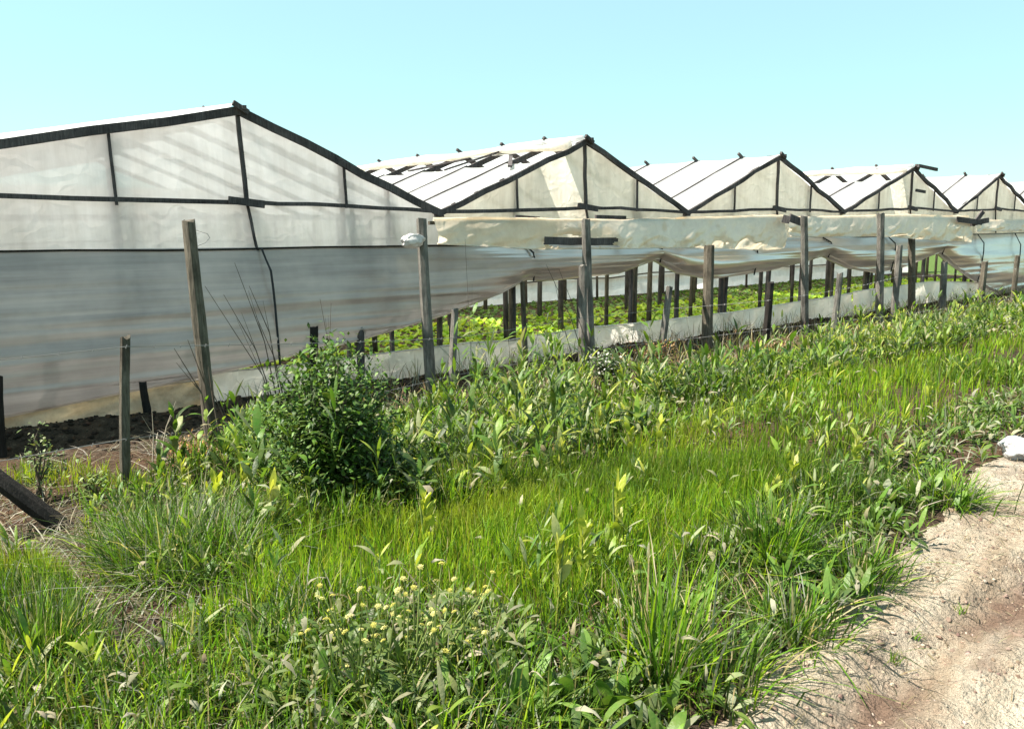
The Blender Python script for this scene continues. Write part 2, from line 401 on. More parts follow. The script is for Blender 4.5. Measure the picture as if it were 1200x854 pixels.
for bi, b in enumerate(BAYS):
    b['za'] -= .075
    G = thing('greenhouse_bay', b['label'], 'greenhouse', (0, 0, 0), 'greenhouse bays in a row')
    wd = M['wood_dark']
    fm = M['film_gable'] if bi == 0 else M['film_gable_old']
    # front rafters, outside the sheet
    for sd_ in (-1, 1):
        p = roof_pt(b, sd_, -.01, D - .085); q = roof_pt(b, sd_, 1.0, D - .085)
        MB().beam(p, q, .055, .085 if bi else .10, .022, segs=7).obj('rafter', wd, G)
    # ridge head where the rafters cross
    MB().beam((b['a'] - .08, D - .15, b['za'] + .08), (b['a'] + .10, D - .15, b['za'] - .02), .05, .06).obj('ridge_head', wd, G)
    MB().beam((b['a'] + .04, D - .20, b['za'] + .03), (b['a'] + .04, D + .25, b['za'] + .02), .05, .05).obj('ridge_head', wd, G)
    # tie bars and the splice board on the king post
    zb = {0: (2.63, 2.545, 2.455), 1: (2.46, 2.55, 2.49), 2: (2.50, 2.58, 2.55), 3: (2.57, 2.66, 2.60), 4: (2.62, 2.70, 2.63), 5: (2.63, 2.68, 2.63)}[bi]
    MB().beam((b['l'], D - .075, zb[0]), (b['a'] + .05, D - .075, zb[1]), .05, .055, .014, segs=6).obj('tie_bar', wd, G)
    MB().beam((b['a'] - .05, D - .077, zb[1] + .02), (b['r'], D - .077, zb[2]), .05, .05, .014, segs=6).obj('tie_bar', wd, G)
    MB().beam((b['a'] - .2, D - .135, zb[1] + .03), (b['a'] + .24, D - .135, zb[1] - .02), .05, .09).obj('splice_board', wd, G)
    # king post, leaning a little
    top = Vector((b['a'], D - .05, b['za'] - .05)); bot = Vector((b['a'] + (.26 if bi == 0 else .05), D + .06, 0))
    mid = Vector((b['a'] + .05, D - .05, zb[1]))
    MB().beam(top, mid, .045, .045, .006, segs=4).obj('king_post', wd, G)
    MB().beam(mid, (b['a'] + .13, D - .105, 1.93), .03, .03, .006, segs=3).obj('king_post', wd, G)
    for f_, s2 in ((.744 if bi == 0 else .5, -1), (.52, 1)):
        p = roof_pt(b, s2, f_, D - .06); MB().beam(p, (p[0] + .02, D - .06, zb[1] - .05), .03, .028, .004, segs=3).obj('stud', wd, G)
    MB().beam((mid.x, D + .07, mid.z + .1), bot, .075, .075, .01, segs=4).obj('king_post', wd, G)
    # studs behind the sheet
    for f, sd_ in ((.50, -1), (.52, 1)) + (((.28, 1),) if bi == 0 else ()):
        if bi == 0 and sd_ < 0: f = .744
        p = roof_pt(b, sd_, f, D + .05)
        MB().beam(p, (p[0] + .03, D + .05, 0.02), .09 if bi == 0 and sd_ < 0 else .05, .06, .01, segs=4).obj('stud', wd, G)
    # gable sheet
    nx, nz = (110, 34) if bi == 0 else (64, 26)
    P = np.zeros((nx, nz, 3))
    zbot = 1.90 if bi == 0 else 1.90
    for i in range(nx):
        x = b['l'] + (b['r'] - b['l']) * i / (nx - 1)
        f = (x - b['l']) / (b['a'] - b['l']) if x < b['a'] else (b['r'] - x) / (b['r'] - b['a'])
        zt = (b['zl'] if x < b['a'] else b['zr']) * (1 - f) + b['za'] * f - .01
        hem = zbot + .018 * float(fbm(x * 1.3, 0, 90 + bi)) - (.02 if bi == 0 else 0) * x / 6
        for j in range(nz):
            s = j / (nz - 1); z = hem + (zt - hem) * s
            y = D - .012 - .05 * (1 - s) ** 4 + .022 * float(fbm(x * 1.6, z * .8, 95 + bi)) + .010 * float(fbm(x * 6 + z * 3, z * 2.2, 99 + bi, 3))
            P[i, j] = (x, y, z)
    MB().grid(P).obj('gable_sheet', fm, G, True)
    # roof: inner rafters, panels between them, battens over them
    for k, y in enumerate(RY):
        for sd_ in (-1, 1):
            if k > 0:
                MB().beam(roof_pt(b, sd_, 0, y), roof_pt(b, sd_, 1.03, y), .05, .09, .01, segs=3).obj('inner_rafter', wd, G)
            f1 = 1.0 if not (b['vent'] and sd_ < 0) else random.uniform(.60, .72)
            if k > 0:
                p = roof_pt(b, sd_, .0, y); q = roof_pt(b, sd_, f1 - random.uniform(.0, .04), y)
                p[2] += .065; q[2] += .065
                MB().beam(p, q, .04, .025, .006, segs=3).obj('batten', wd, G)
        if 0 < k and bi < 5:
            MB().beam((b['a'] - .15, y, b['za'] + .13), (b['a'] + .08, y, b['za'] - .0), .05, .05).obj('rafter_head', wd, G)
    for k in range(len(RY) - 1):
        y0, y1 = RY[k] - (.12 if k == 0 else 0), RY[k + 1]
        vent = b['vent']
        panel(b, -1, 0.0, .66 if vent else 1.0, y0, y1, M['film_roof'], G, lift=.095 if bi == 0 else .06)
        if vent: panel(b, -1, .86, 1.0, y0, y1, M['film_roof'], G, 'ridge_panel', sag=.02, lift=.06)
        panel(b, 1, 0.0, 1.0, y0, y1, M['film_roof'], G)
    if b['vent']:   # plastic rolled up along the ridge
        pts = [roof_pt(b, -1, .875 + .01 * math.sin(y * 2.3), y) + np.array([-.02, 0, .09 + .02 * math.sin(y * 1.7)]) for y in np.linspace(D - .1, YB, 26)]
        MB().tube(pts, [.035 + .045 * random.random() for _ in pts], 8).obj('rolled_sheet', M['film_skirt'], G, True)
        pts = [roof_pt(b, -1, .97, y) + np.array([-.02, 0, .08 + .02 * math.sin(y * 1.3)]) for y in np.linspace(D - .1, YB, 20)]
        MB().tube(pts, [.025 + .03 * random.random() for _ in pts], 8).obj('rolled_sheet', M['film_roof'], G, True)
    if bi == 1:
        for (f0, y0, f1, y1) in ((.60, 12.4, .93, 11.6), (.66, 14.0, .80, 12.4), (.55, 10.2, .74, 10.9)):
            p = roof_pt(b, -1, f0, y0); q = roof_pt(b, -1, f1, y1); p[2] += .10; q[2] += .10
            MB().beam(p, q, .07, .03).obj('loose_board', wd, G)
    if bi == 3:
        MB().beam((b['a'] - .1, D - .22, b['za'] + .06), (b['a'] + .95, D - .22, b['za'] + .0), .05, .08).obj('loose_board', wd, G)
        MB().beam((b['a'] - .05, D - .20, b['za'] - .55), (b['a'] + .45, D - .20, b['za'] - .58), .04, .07).obj('loose_board', wd, G)
    # valley gutter
    MB().beam((b['l'], D - .10, b['zl'] - .03), (b['l'], YB, b['zl'] - .03), .12, .05).obj('gutter_board', wd, G)
    # posts of the frame inside and along the front
    wp = M['wood_post']
    for X_, offs in ((b['l'], .02), (b['a'], 0), ((b['l'] + b['a']) / 2, 0), ((b['r'] + b['a']) / 2, 0)):
        for k, y in enumerate((D + .06, 12.0, 14.2, 16.6)):
            if X_ == b['a'] and k == 0: continue
            xx = X_ + random.uniform(-.12, .12)
            if bi == 0 and xx < -1.5 and k: continue
            if X_ not in (b['l'], b['a']) and k in (0, 2): 
                if k == 2 and bi % 2: continue
            rr = random.uniform(.035, .06)
            zt = 2.42 if X_ == b['l'] else 2.5
            lean = random.uniform(-.06, .06)
            MB().tube([(xx + lean, y, -.1), (xx + lean * .4, y + .02, 1.2), (xx, y, zt)], [rr * 1.1, rr, rr * .9], 7).obj('post', wp if (k + bi) % 2 else wd, G, True)
    for y in RY[1:-1]:
        MB().beam((b['l'], y, b['zl'] - .06), (b['r'], y, b['zr'] - .06), .04, .07, .02, segs=3).obj('cross_beam', wd, G)

# plastic wall at the back of the row
YR = 17.3
R_ = thing('rear_plastic_wall', 'hazy white plastic back wall beyond the crop, seen between the posts', 'plastic wall', (0, YR, 0))
for nm, z0, z1, mt, yy in (('wall_sheet', .55, 3.0, M['film_gable'], .02), ('base_sheet', .02, .62, M['film_skirt'], -.05)):
    P = np.zeros((120, 8, 3))
    for i in range(120):
        x = -3 + 40 * i / 119
        for j in range(8):
            s = j / 7
            P[i, j] = (x, yy + .10 * float(fbm(x * .8, s * 2, 120)), z0 + (z1 - z0) * s + .05 * float(vnoise(x, 0, 3)) * (s if nm == 'base_sheet' else 0))
    MB().grid(P).obj(nm, mt, R_, True)
for z in (.62, 1.15, 1.5, 1.9):
    MB().beam((-3, -.12, z), (37, -.12, z + random.uniform(-.06, .06)), .03, .04, .05, segs=20).obj('batten', M['wood_post'], R_)

# ------------------------------------------------------------------ hanging curtains
def poly(pts):
    a = np.array(pts, float); return lambda x: np.interp(x, a[:, 0], a[:, 1])
CB = poly([(-2.4, .14), (.5, .26), (1.7, .37), (2.7, .46), (4.8, .73), (6.2, .99), (7.2, 1.25), (7.72, 1.45), (8.3, 1.40), (9.8, 1.46), (10.73, 1.66),
           (11.4, 1.40), (12.4, 1.24), (14.2, 1.34), (15.6, 1.48), (16.37, 1.60), (17.4, 1.30), (18.8, 1.12), (20.2, 1.22), (21.5, 1.44), (22.06, 1.52), (22.9, 1.2), (24.2, .75), (25.4, .40), (26.6, .12), (29, .06), (34, .06)])
CT = poly([(-2.4, 1.975), (6.2, 1.915), (11, 1.91), (34, 1.95)])
def curtain(x0, x1, label, name='plastic_curtain', nx=None):
    nx = nx or int((x1 - x0) * 14); nt_ = 72
    P = np.zeros((nx, nt_, 3))
    xs_ = np.linspace(x0, x1, nx)
    for i, x in enumerate(xs_):
        zt, zb = float(CT(x)) + .06, float(CB(x)); L = 2.0 - zb
        slack = 1 - sstep(.4, 1.8, L)         # rolled up high: fuller belly
        for j in range(nt_):
            s = j / (nt_ - 1)
            if s < .86:
                k = s / .86; z = zt + (zb - zt) * k
                out_ = .05 + (.10 + .10 * slack) * math.sin(math.pi * min(k, .98)) ** 1.2 + .10 * k
                fold = .05 * float(fbm(x * .16 + 3, k * L * 4.2, 201, 3)) * (.3 + k) + .10 * sstep(.25, .8, k) * (.5 - abs(float(vnoise(x * .22, k * L * 7 + x * .10, 202)))) + .045 * k * (.5 - abs(float(vnoise(x * .4, k * L * 19 - x * .2, 203)))) + .02 * float(fbm(x * 1.1, z * .6, 205, 2))
                y = D - .07 - out_ - fold
            else:                              # the hem curls under and back up
                a = (s - .86) / .14 * math.pi; rr = .05 + .03 * slack
                y = D - .07 - .15 - .10 * 0 + rr - rr * math.cos(a) - .02; z = zb - rr * .7 * math.sin(a) + .02 * float(vnoise(x * 2, s * 9, 204))
            P[i, j] = (x, y, z)
    C = thing(name, label, 'plastic curtain', (0, 0, 0), 'side curtains hanging along the greenhouse fronts')
    MB().grid(P).obj('sheet', M['film_curtain'], C, True)
    MB().beam((x0, D - .125, float(CT(x0)) + .035), (x1, D - .125, float(CT(x1)) + .035), .03, .022, .01, segs=int(x1 - x0) + 1).obj('hem_shade_line', M['wood_black'], C)  # black strip added as the dark shade line under the gable hem
    return C
C1 = curtain(-2.4, 10.75, 'long grey plastic curtain sloping down to the soil under the nearest gable')
C2 = curtain(10.75, 22.06, 'grey plastic curtain rolled up high in scallops below the pale awnings')
C3 = curtain(22.06, 34, 'grey plastic curtain dropping to the ground at the far end of the row')
for C, x in ((C1, 3.48), (C1, 7.72), (C1, 10.71), (C2, 13.6), (C2, 16.37), (C2, 19.3), (C2, 22.04), (C3, 24.5), (C3, 27.2)):
    zb = float(CB(x)); zt = float(CT(x))
    pts = [(x - .02, D - .16, zt + .05)] + [(x + .015 * k, D - .33 - .03 * math.sin(k * .8), zt + (zb - zt) * k / 6) for k in range(1, 6)] + [(x + .1, D - .26, zb - .07)]
    MB().tube(pts, [.016] * len(pts), 5).obj('strap', M['rope'], C)

# base skirt strips
def skirt(pxs, label, mat, out_=.10, seed=0):
    a = []
    for (u, vt, vb) in pxs:
        p = onY(u, vt, D - .10); q = onY(u, vb, D - .18); a.append((p[0], p[2], q[2]))
    a = np.array(a); n = int((a[-1, 0] - a[0, 0]) * 12); m = 9
    P = np.zeros((n, m, 3))
    for i in range(n):
        x = a[0, 0] + (a[-1, 0] - a[0, 0]) * i / (n - 1)
        zt = np.interp(x, a[:, 0], a[:, 1]); zb = np.interp(x, a[:, 0], a[:, 2]) - .08
        for j in range(m):
            s = j / (m - 1)
            y = D - .05 - out_ * s + (.22 if seed == 1 else .08) * float(fbm(x * 2.2 + s * 2, s * 1.4, 300 + seed)) + .02 * math.sin(x * 9) * (1 - s)
            P[i, j] = (x, y, zt + (zb - zt) * s + .03 * (1 - s) * float(vnoise(x * 2.1, 1, 301 + seed)))
    o = thing('base_skirt', label, 'plastic skirt', (0, 0, 0), 'plastic skirts along the greenhouse foot')
    MB().grid(P).obj('sheet', mat, o, True)
    top = [P[i, 0] + np.array([0, -.01, .006]) for i in range(0, n, 8)] + [P[-1, 0]]
    MB().tube(top, [.012] * len(top), 5).obj('hem_cord', M['film_white'], o)
    return o
skirt([(-330, 520, 560), (-60, 470, 510), (60, 462, 497), (150, 455, 490), (240, 445, 480)], 'brown stained plastic skirt under the lowest end of the long curtain', M['film_stained'], .16, 1)
skirt([(236, 440, 480), (300, 432, 472), (430, 417, 452), (500, 409, 444), (620, 396, 430), (695, 385, 419)], 'clean white base skirt behind the tall post with the plastic scrap', M['film_skirt'], .12, 2)
skirt([(695, 384, 419), (760, 378, 412), (860, 366, 395), (940, 353, 383), (1000, 343, 372)], 'white base skirt behind the middle fence posts', M['film_skirt'], .1, 3)
skirt([(1000, 342, 371), (1050, 336, 362), (1090, 330, 356), (1140, 331, 349), (1175, 334, 348)], 'sunlit white base skirt near the far curtain that reaches the ground', M['film_skirt'], .1, 4)

# ------------------------------------------------------------------ awnings of crumpled plastic on the outer posts
def awning(top, bot, Yf, label, seed, hole=None, name='plastic_awning'):
    T_ = np.array([onY(u, v, Yf) for u, v in top]); B_ = np.array([onY(u, v, Yf) for u, v in bot])
    x0, x1 = T_[0, 0], T_[-1, 0]; n = int((x1 - x0) * 30); m = 26
    P = np.zeros((n, m, 3)); sk = np.zeros((n, m), bool)
    for i in range(n):
        x = x0 + (x1 - x0) * i / (n - 1)
        zt = np.interp(x, T_[:, 0], T_[:, 2]); zb = np.interp(x, B_[:, 0], B_[:, 2])
        zb += .012 * float(fbm(x * 3, 0, seed + 8))
        for j in range(m):
            s = j / (m - 1)
            big = .10 * float(fbm(x * 1.3, s * 1.2, seed, 2)); cr = .05 * float(fbm(x * 4.0 + s * 3, s * 3.0, seed + 1, 2))
            rid = .035 * abs(float(vnoise(x * 3 + s * 4, s * 3 - x * 1.2, seed + 2)))
            if s < .12:
                k = s / .12
                P[i, j] = (x, Yf + .02 * (1 - k), zt - .03 + .05 * math.sin(k * 2.2) + (cr + rid) * .3)
            else:
                k = (s - .12) / .88
                belly = .05 * math.sin(math.pi * k) + .20 * k
                P[i, j] = (x, Yf - belly * .6 + (big + cr + rid) * (.25 + k) , zt + (zb - zt) * k - .02 * math.sin(math.pi * k))
            if hole:
                u, v, _ = proj(*P[i, j])
                if s > .12 and hole[0] + 6 * math.sin(v * .9) < u < hole[1] + 5 * math.sin(v * .7) and hole[2] + 2 * math.sin(u * .13) < v < hole[3]: sk[i, j] = True
    A = thing(name, label, 'awning', (0, 0, 0), 'crumpled plastic awnings')
    MB().grid(P, sk).obj('sheet', M['film_awning'], A, True)
    MB().beam((x0 - .05, Yf + .04, T_[0, 2] - .05), (x1 + .05, Yf + .04, T_[-1, 2] - .05), .05, .05, .01, segs=8).obj('rail', M['wood_post'], A)
    MB().tube([P[i, m - 1] for i in range(0, n, 12)], [.010] * len(range(0, n, 12)), 5).obj('hem_roll', M['film_skirt'], A, True)
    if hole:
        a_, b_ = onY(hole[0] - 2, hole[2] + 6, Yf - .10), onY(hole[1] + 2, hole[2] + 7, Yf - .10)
        MB().beam(a_, b_, .012, .12, .012, segs=6).obj('gap_shade_strip', M['wood_dark'], A)  # dark strip added as the shade inside the torn gap
    for i in range(20, n - 5, 55):
        x = P[i, 0, 0]
        MB().beam((x, D - .1, P[i, 0, 2] - .03), (x, Yf + .02, P[i, 8, 2] - .06), .05, .05).obj('bracket', M['wood_dark'], A)
    return A
awning([(508, 257), (560, 256), (640, 257), (720, 259), (800, 256), (870, 254), (918, 253)],
       [(512, 286), (560, 288), (610, 291), (650, 292), (760, 290), (840, 291), (905, 293), (918, 288)], 9.22,
       'long crumpled cream plastic awning with a torn dark gap in front of the second gable', 400, hole=(640, 722, 276, 289))
awning([(921, 255), (980, 254), (1060, 252), (1136, 254)], [(921, 277), (980, 277), (1030, 277), (1085, 281), (1136, 284)], 9.36,
       'shorter cream plastic awning ending in loose boards in front of the fourth gable', 420)
awning([(1139, 259), (1200, 258), (1260, 257)], [(1139, 271), (1200, 270), (1260, 268)], 9.45,
       'farthest pale awning strip, past the loose boards at the frame edge', 440)
# loose boards where awnings end
def boards(name, label, segs_, mat=M['wood_dark']):
    o = thing(name, label, 'boards', (0, 0, 0))
    for (u0, v0, u1, v1, Yp, wpx) in segs_:
        p = onY(u0, v0, Yp); q = onY(u1, v1, Yp - .12); w_ = wpx * np.linalg.norm(p - _E) / F_PX
        MB().beam(p, q, .05, w_, 0).obj('board', mat, o)
    return o
boards('awning_bracket', 'dark bowed wooden bracket between the long awning and the post', [(917, 256, 926, 258, 9.15, 8), (925, 255, 943, 262, 9.12, 8)])
boards('loose_boards', 'broken dark boards jutting from the far end of the shorter awning', [(1122, 257, 1150, 261, 9.25, 5), (1138, 262, 1158, 258, 9.25, 5), (1140, 264, 1152, 248, 9.3, 4)])
boards('loose_plank', 'short dark plank lying on the awning in front of the second gable', [(604, 254, 632, 256, 9.4, 4), (698, 254, 733, 255, 9.4, 4)])

# ------------------------------------------------------------------ posts
def post_mesh(base, top, w_, square, seed):
    r = random.Random(seed); base = Vector(base); top = Vector(top); n = 8; K = 9
    mb = MB(); d = (top - base)
    ang0 = r.uniform(0, 1)
    prof = [1 + r.uniform(-.13, .13) for _ in range(n)]
    pts = []
    for k in range(K):
        t_ = k / (K - 1); c = Vector((0, 0, 0)) + d * t_
        c += Vector((math.sin(t_ * 3 + seed) * .012, math.cos(t_ * 2.3 + seed) * .012, 0))
        for i in range(n):
            a = 2 * math.pi * (i + .5) / n + ang0
            rr = w_ / 2 * prof[i] * (1.07 - .14 * t_) * (1 + r.uniform(-.05, .05))
            if square: rr *= min(1 / max(abs(math.cos(a - ang0)), abs(math.sin(a - ang0))), 1.32) * .93
            x, y = math.cos(a) * rr, math.sin(a) * rr
            zz = r.uniform(-.02, .02) if k == K - 1 else 0
            pts.append(tuple(c + Vector((x, y, zz))))
    mb.v = pts
    for k in range(K - 1):
        for i in range(n):
            mb.f.append((k * n + i, k * n + (i + 1) % n, (k + 1) * n + (i + 1) % n, (k + 1) * n + i))
    mb.f.append(tuple((K - 1) * n + i for i in range(n)))
    return mb
def post(name, label, ub, vb, ut, vt, wpx, mat, group, square=False, seed=0, cat='post', z=None, Y=None):
    if Y is not None:
        d = ray(ub, vb); b = onY(ub, vb, Y); b[2] = float(ground_z(b[0], b[1]))
    else: b = on_ground(ub, vb)
    t_ = onY(ut, vt, b[1])
    dist = (b - _E) @ _F
    b2 = Vector((b[0], b[1], b[2])) - (Vector(t_) - Vector(b)) * .08
    me = post_mesh(b2, t_, wpx * dist / F_PX, square, seed).mesh(name, mat)
    o = link(name, me, None, b2); tag(o, label, cat, group)
    return b, t_, o
tg = 'tall posts standing in front of the greenhouses'
fg = 'fence posts along the verge'
POSTS = {}
for (key, label, a) in [
    ('t1', 'tallest square grey post in front of the nearest gable, leaning slightly', (248, 530, 222, 258, 16, 'wood_post', True)),
    ('t2', 'tall grey post with a white plastic scrap near its top', (504, 458, 494, 257, 13, 'wood_grey', False)),
    ('t3', 'tall weathered post before the torn gap of the long awning', (693, 426, 687, 257, 10, 'wood_grey', False)),
    ('t4', 'thick brown-topped post ending below the long awning', (829, 412, 831, 288, 13, 'wood_post', False)),
    ('t5', 'straight tall post where the long awning ends', (944, 392, 942, 253, 9, 'wood_grey', False)),
    ('t6', 'tall post rising before the shorter awning', (1031, 376, 1032, 250, 9, 'wood_grey', False)),
    ('t7', 'post under the fourth bay, between the tall post and the far curtain', (1068, 362, 1068, 280, 7, 'wood_post', False)),
    ]:
    POSTS[key] = post('tall_post', label, *a[:5], M[a[5]], tg, a[6], hash(key) % 97 if False else sum(map(ord, key)))
for k, (key, label, a) in enumerate([
    ('f0', 'black fence post cut by the picture edge beside the long curtain', (2, 535, 0, 440, 8, 'wood_black')),
    ('f1', 'slim upright fence post with barbed wire, nearest the leaning log', (148, 574, 148, 395, 12, 'wood_post')),
    ('f2', 'short dark fence post top showing above the dark bush', (369, 470, 368, 383, 10, 'wood_black')),
    ('f3', 'pale short fence post just beside the post with the plastic scrap', (530, 462, 533, 362, 9, 'wood_grey')),
    ('f4', 'stout short fence post touching the tall post before the torn awning', (684, 430, 683, 311, 10, 'wood_grey')),
    ('f5', 'slim fence post tilting away, beside the rusty dead weeds', (775, 418, 784, 336, 8, 'wood_grey')),
    ('f6', 'near-black fence post tilting, between the brown-topped post and the awning end', (896, 418, 903, 331, 8, 'wood_black')),
    ('f7', 'tilting grey fence post with a low stump at its foot', (974, 404, 984, 320, 7, 'wood_grey')),
    ('f8', 'tall thin tilting fence post just beyond the post before the shorter awning', (1046, 376, 1054, 288, 8, 'wood_grey')),
    ('f9', 'small fence post before the scalloped end of the far curtain', (1103, 366, 1107, 307, 7, 'wood_grey')),
    ('f10', 'dark tilting fence post in front of the far curtain', (1146, 378, 1155, 306, 7, 'wood_post')),
    ('f11', 'last dark fence post in front of the far curtain', (1185, 370, 1193, 300, 6, 'wood_post')),
    ]):
    POSTS[key] = post('fence_post', label, *a[:5], M[a[5]], fg, False, 40 + k * 7, 'fence post')
post('post_stump', 'low pale broken stump at the foot of the tilting post', 984, 408, 983, 383, 6, M['wood_grey'], None, False, 5, 'stump')
post('thin_stake', 'thin dark stake under the raised curtain beside the crop', 424, 478, 421, 384, 9, M['wood_dark'], None, False, 6, 'stake', Y=9.62)
post('thin_stake', 'short black stake under the curtain near the brown stained skirt', 172, 492, 168, 448, 9, M['wood_black'], None, False, 8, 'stake', Y=9.6)
post('thin_stake', 'slim stake in front of the white skirt under the second gable', 616, 422, 613, 330, 6, M['wood_post'], None, False, 9, 'stake', Y=9.6)
# leaning log at the frame edge
b = on_ground(76, 618); q = onY(-75, 500, b[1] + .3)
me = post_mesh((0, 0, 0), Vector(q) - Vector(b), 26 * ((b - _E) @ _F) / F_PX, False, 21).mesh('leaning_log', M['wood_black'])
tag(link('leaning_log', me, None, b - np.array([0, 0, .02])), 'charred black log leaning out of the dry litter at the frame edge', 'log')
# plastic scrap on tall post
def crumple(name, label, cat, c, r, mat, seed, squash=(1, 1, 1), n=18):
    V = []; 
    for i in range(n + 1):
        for j in range(2 * n):
            a = math.pi * i / n; p_ = 2 * math.pi * j / (2 * n)
            d = np.array([math.sin(a) * math.cos(p_), math.sin(a) * math.sin(p_), math.cos(a)])
            k = 1 + .55 * float(fbm(d[0] * 1.7 + d[2] * 2.1 + 5, d[1] * 1.9 + d[2] + 5, seed, 3)) + .22 * abs(float(vnoise(d[0] * 5 + d[2] * 5, d[1] * 5, seed + 4)))
            V.append(d * k * r * np.array(squash))
    F_ = [(i * 2 * n + j, (i + 1) * 2 * n + j, (i + 1) * 2 * n + (j + 1) % (2 * n), i * 2 * n + (j + 1) % (2 * n)) for i in range(n) for j in range(2 * n)]
    me = mesh_np(name, np.array(V), np.array(F_), mat, None, True)
    return tag(link(name, me, None, c), label, cat)
bb, tt, _ = POSTS['t2']
crumple('plastic_scrap', 'white plastic bag scrap snagged near the top of a tall post', 'plastic scrap', onY(483, 283, bb[1] - .09), .15, M['film_white'], 61, (1.15, .6, .62))
s = on_ground(1196, 534)
crumple('plastic_bag', 'crumpled white plastic bag lying where the verge meets the path', 'plastic bag', s + np.array([0, 0, .05]), .13, M['film_white'], 66, (1.4, .9, .6))

# ------------------------------------------------------------------ fence wires
def wire(name, label, pts, r=.0035, sag=.03, barbs=True):
    P = []
    for a, b_ in zip(pts[:-1], pts[1:]):
        a = np.array(a); b_ = np.array(b_); L = np.linalg.norm(b_ - a); n = max(3, int(L / .25))
        for k in range(n):
            t_ = k / n; p = a + (b_ - a) * t_; p[2] -= sag * L * .25 * 4 * t_ * (1 - t_) * .5; P.append(p)
    P.append(np.array(pts[-1]))
    W = MB(); W.tube(P, [r] * len(P), 5)
    if barbs:
        for p in P[::1]:
            for s_ in (-1, 1):
                W.tube([p + np.array([-.006, -.012 * s_, -.014]), p + np.array([.008, .012 * s_, .014])], [r * .8, r * .4], 4)
    return tag(W.obj(name, M['wire']), label, 'wire', 'wires of the fence')
def at_post(k, u, v): return onY(u, v, POSTS[k][0][1] - .05)
wire('barbed_wire', 'upper strand of barbed wire crossing the long curtain', [(-3.2, 6.85, 1.27), at_post('f1', 148, 406), at_post('f3', 531, 396), at_post('f4', 684, 372), at_post('f5', 781, 362), at_post('f6', 900, 352), at_post('f7', 980, 340), at_post('f8', 1050, 325), at_post('f11', 1190, 315)], .0035)
wire('barbed_wire', 'lower strand of barbed wire low over the dark soil bank', [(-3.2, 6.85, .48), at_post('f1', 148, 514), onY(247, 502, POSTS['t1'][0][1] - .1), at_post('f3', 531, 440), at_post('f4', 684, 410), at_post('f6', 898, 386), at_post('f11', 1187, 350)], .0035)
wire('tie_wire', 'thin wire loop curling from the tallest square post', [onY(230, 270, 7.6), onY(243, 274, 7.55), onY(246, 279, 7.55), onY(240, 285, 7.55), onY(232, 288, 7.6)], .003, 0, False)

# ================================================================== vegetation
UPV = np.array([0, 0, 1.0])
def blades(x, y, h, wd, lean, col, az=None, z=None, curl=.35, name='grass', mat=None):
    """n grass blades as one mesh: 7 vertices, 5 triangles each"""
    n = len(x); az = rng.uniform(0, 2 * math.pi, n) if az is None else az
    z = ground_z(x, y) - .01 if z is None else z
    base = np.stack([x, y, z], -1)
    dr = np.stack([np.cos(az), np.sin(az), np.zeros(n)], -1)
    sa = az + rng.uniform(.6, 2.5, n)
    sd_ = np.stack([np.cos(sa), np.sin(sa), np.zeros(n)], -1)
    V = np.zeros((n, 7, 3)); fr = (0, .38, .74, 1.0); ws = (.8, 1.0, .7, 0)
    for k, f in enumerate(fr):
        c = base + dr * (lean * h * (f * .35 + f * f * .65))[:, None] + UPV * (h * (f - curl * np.minimum(lean, 1.6) * f * f))[:, None]
        o = sd_ * (wd * ws[k] / 2)[:, None]
        if k < 3: V[:, 2 * k] = c - o; V[:, 2 * k + 1] = c + o
        else: V[:, 6] = c
    b = (np.arange(n) * 7)[:, None, None]
    T = (np.array([[0, 1, 3], [0, 3, 2], [2, 3, 5], [2, 5, 4], [4, 5, 6]])[None] + b).reshape(-1, 3)
    return V.reshape(-1, 3), T, np.repeat(col, 7, 0)
def palette(n, cols, wts, jit=.22):
    cols = np.array(cols, float); k = rng.choice(len(cols), n, p=np.array(wts) / np.sum(wts))
    c = cols[k] * (1 + rng.uniform(-jit, jit, (n, 1))); return np.clip(c * (1 + rng.uniform(-.08, .08, (n, 3))), 0, 1)
GREEN = (.105, .235, .010); LIME = (.235, .365, .012); DEEP = (.022, .066, .007); OLIVE = (.15, .165, .028); STRAW = (.42, .35, .20); YEL = (.30, .33, .03); GREY = (.30, .30, .24)

def inpoly(u, v, pts):
    r = np.zeros(u.shape, bool); n = len(pts); j = n - 1
    for i in range(n):
        xi, yi = pts[i]; xj, yj = pts[j]
        c = ((yi > v) != (yj > v)) & (u < (xj - xi) * (v - yi) / (yj - yi + 1e-9) + xi); r ^= c; j = i
    return r
BAND_F = poly([(-400, 560), (0, 545), (140, 560), (185, 566), (200, 600), (290, 655), (480, 622), (560, 604), (650, 572), (720, 538), (800, 505), (900, 470), (1000, 440), (1100, 415), (1200, 398), (1600, 330)])
BAND_B = poly([(-400, 520), (0, 545), (140, 560), (185, 566), (230, 548), (300, 505), (500, 490), (600, 474), (700, 460), (830, 446), (950, 426), (1050, 398), (1100, 384), (1200, 366), (1600, 300)])
LITTER = [(-300, 560), (60, 575), (100, 605), (95, 650), (130, 690), (210, 705), (300, 685), (290, 720), (215, 745), (175, 790), (120, 785), (100, 740), (85, 700), (50, 665), (-300, 690)]
TUSS = [(105, 590), (200, 575), (300, 610), (300, 690), (200, 712), (120, 690)]
LOWER = poly([(-300, 800), (100, 800), (300, 735), (480, 700), (640, 740), (760, 690), (900, 600), (1000, 545), (1100, 490), (1200, 455), (1600, 360)])
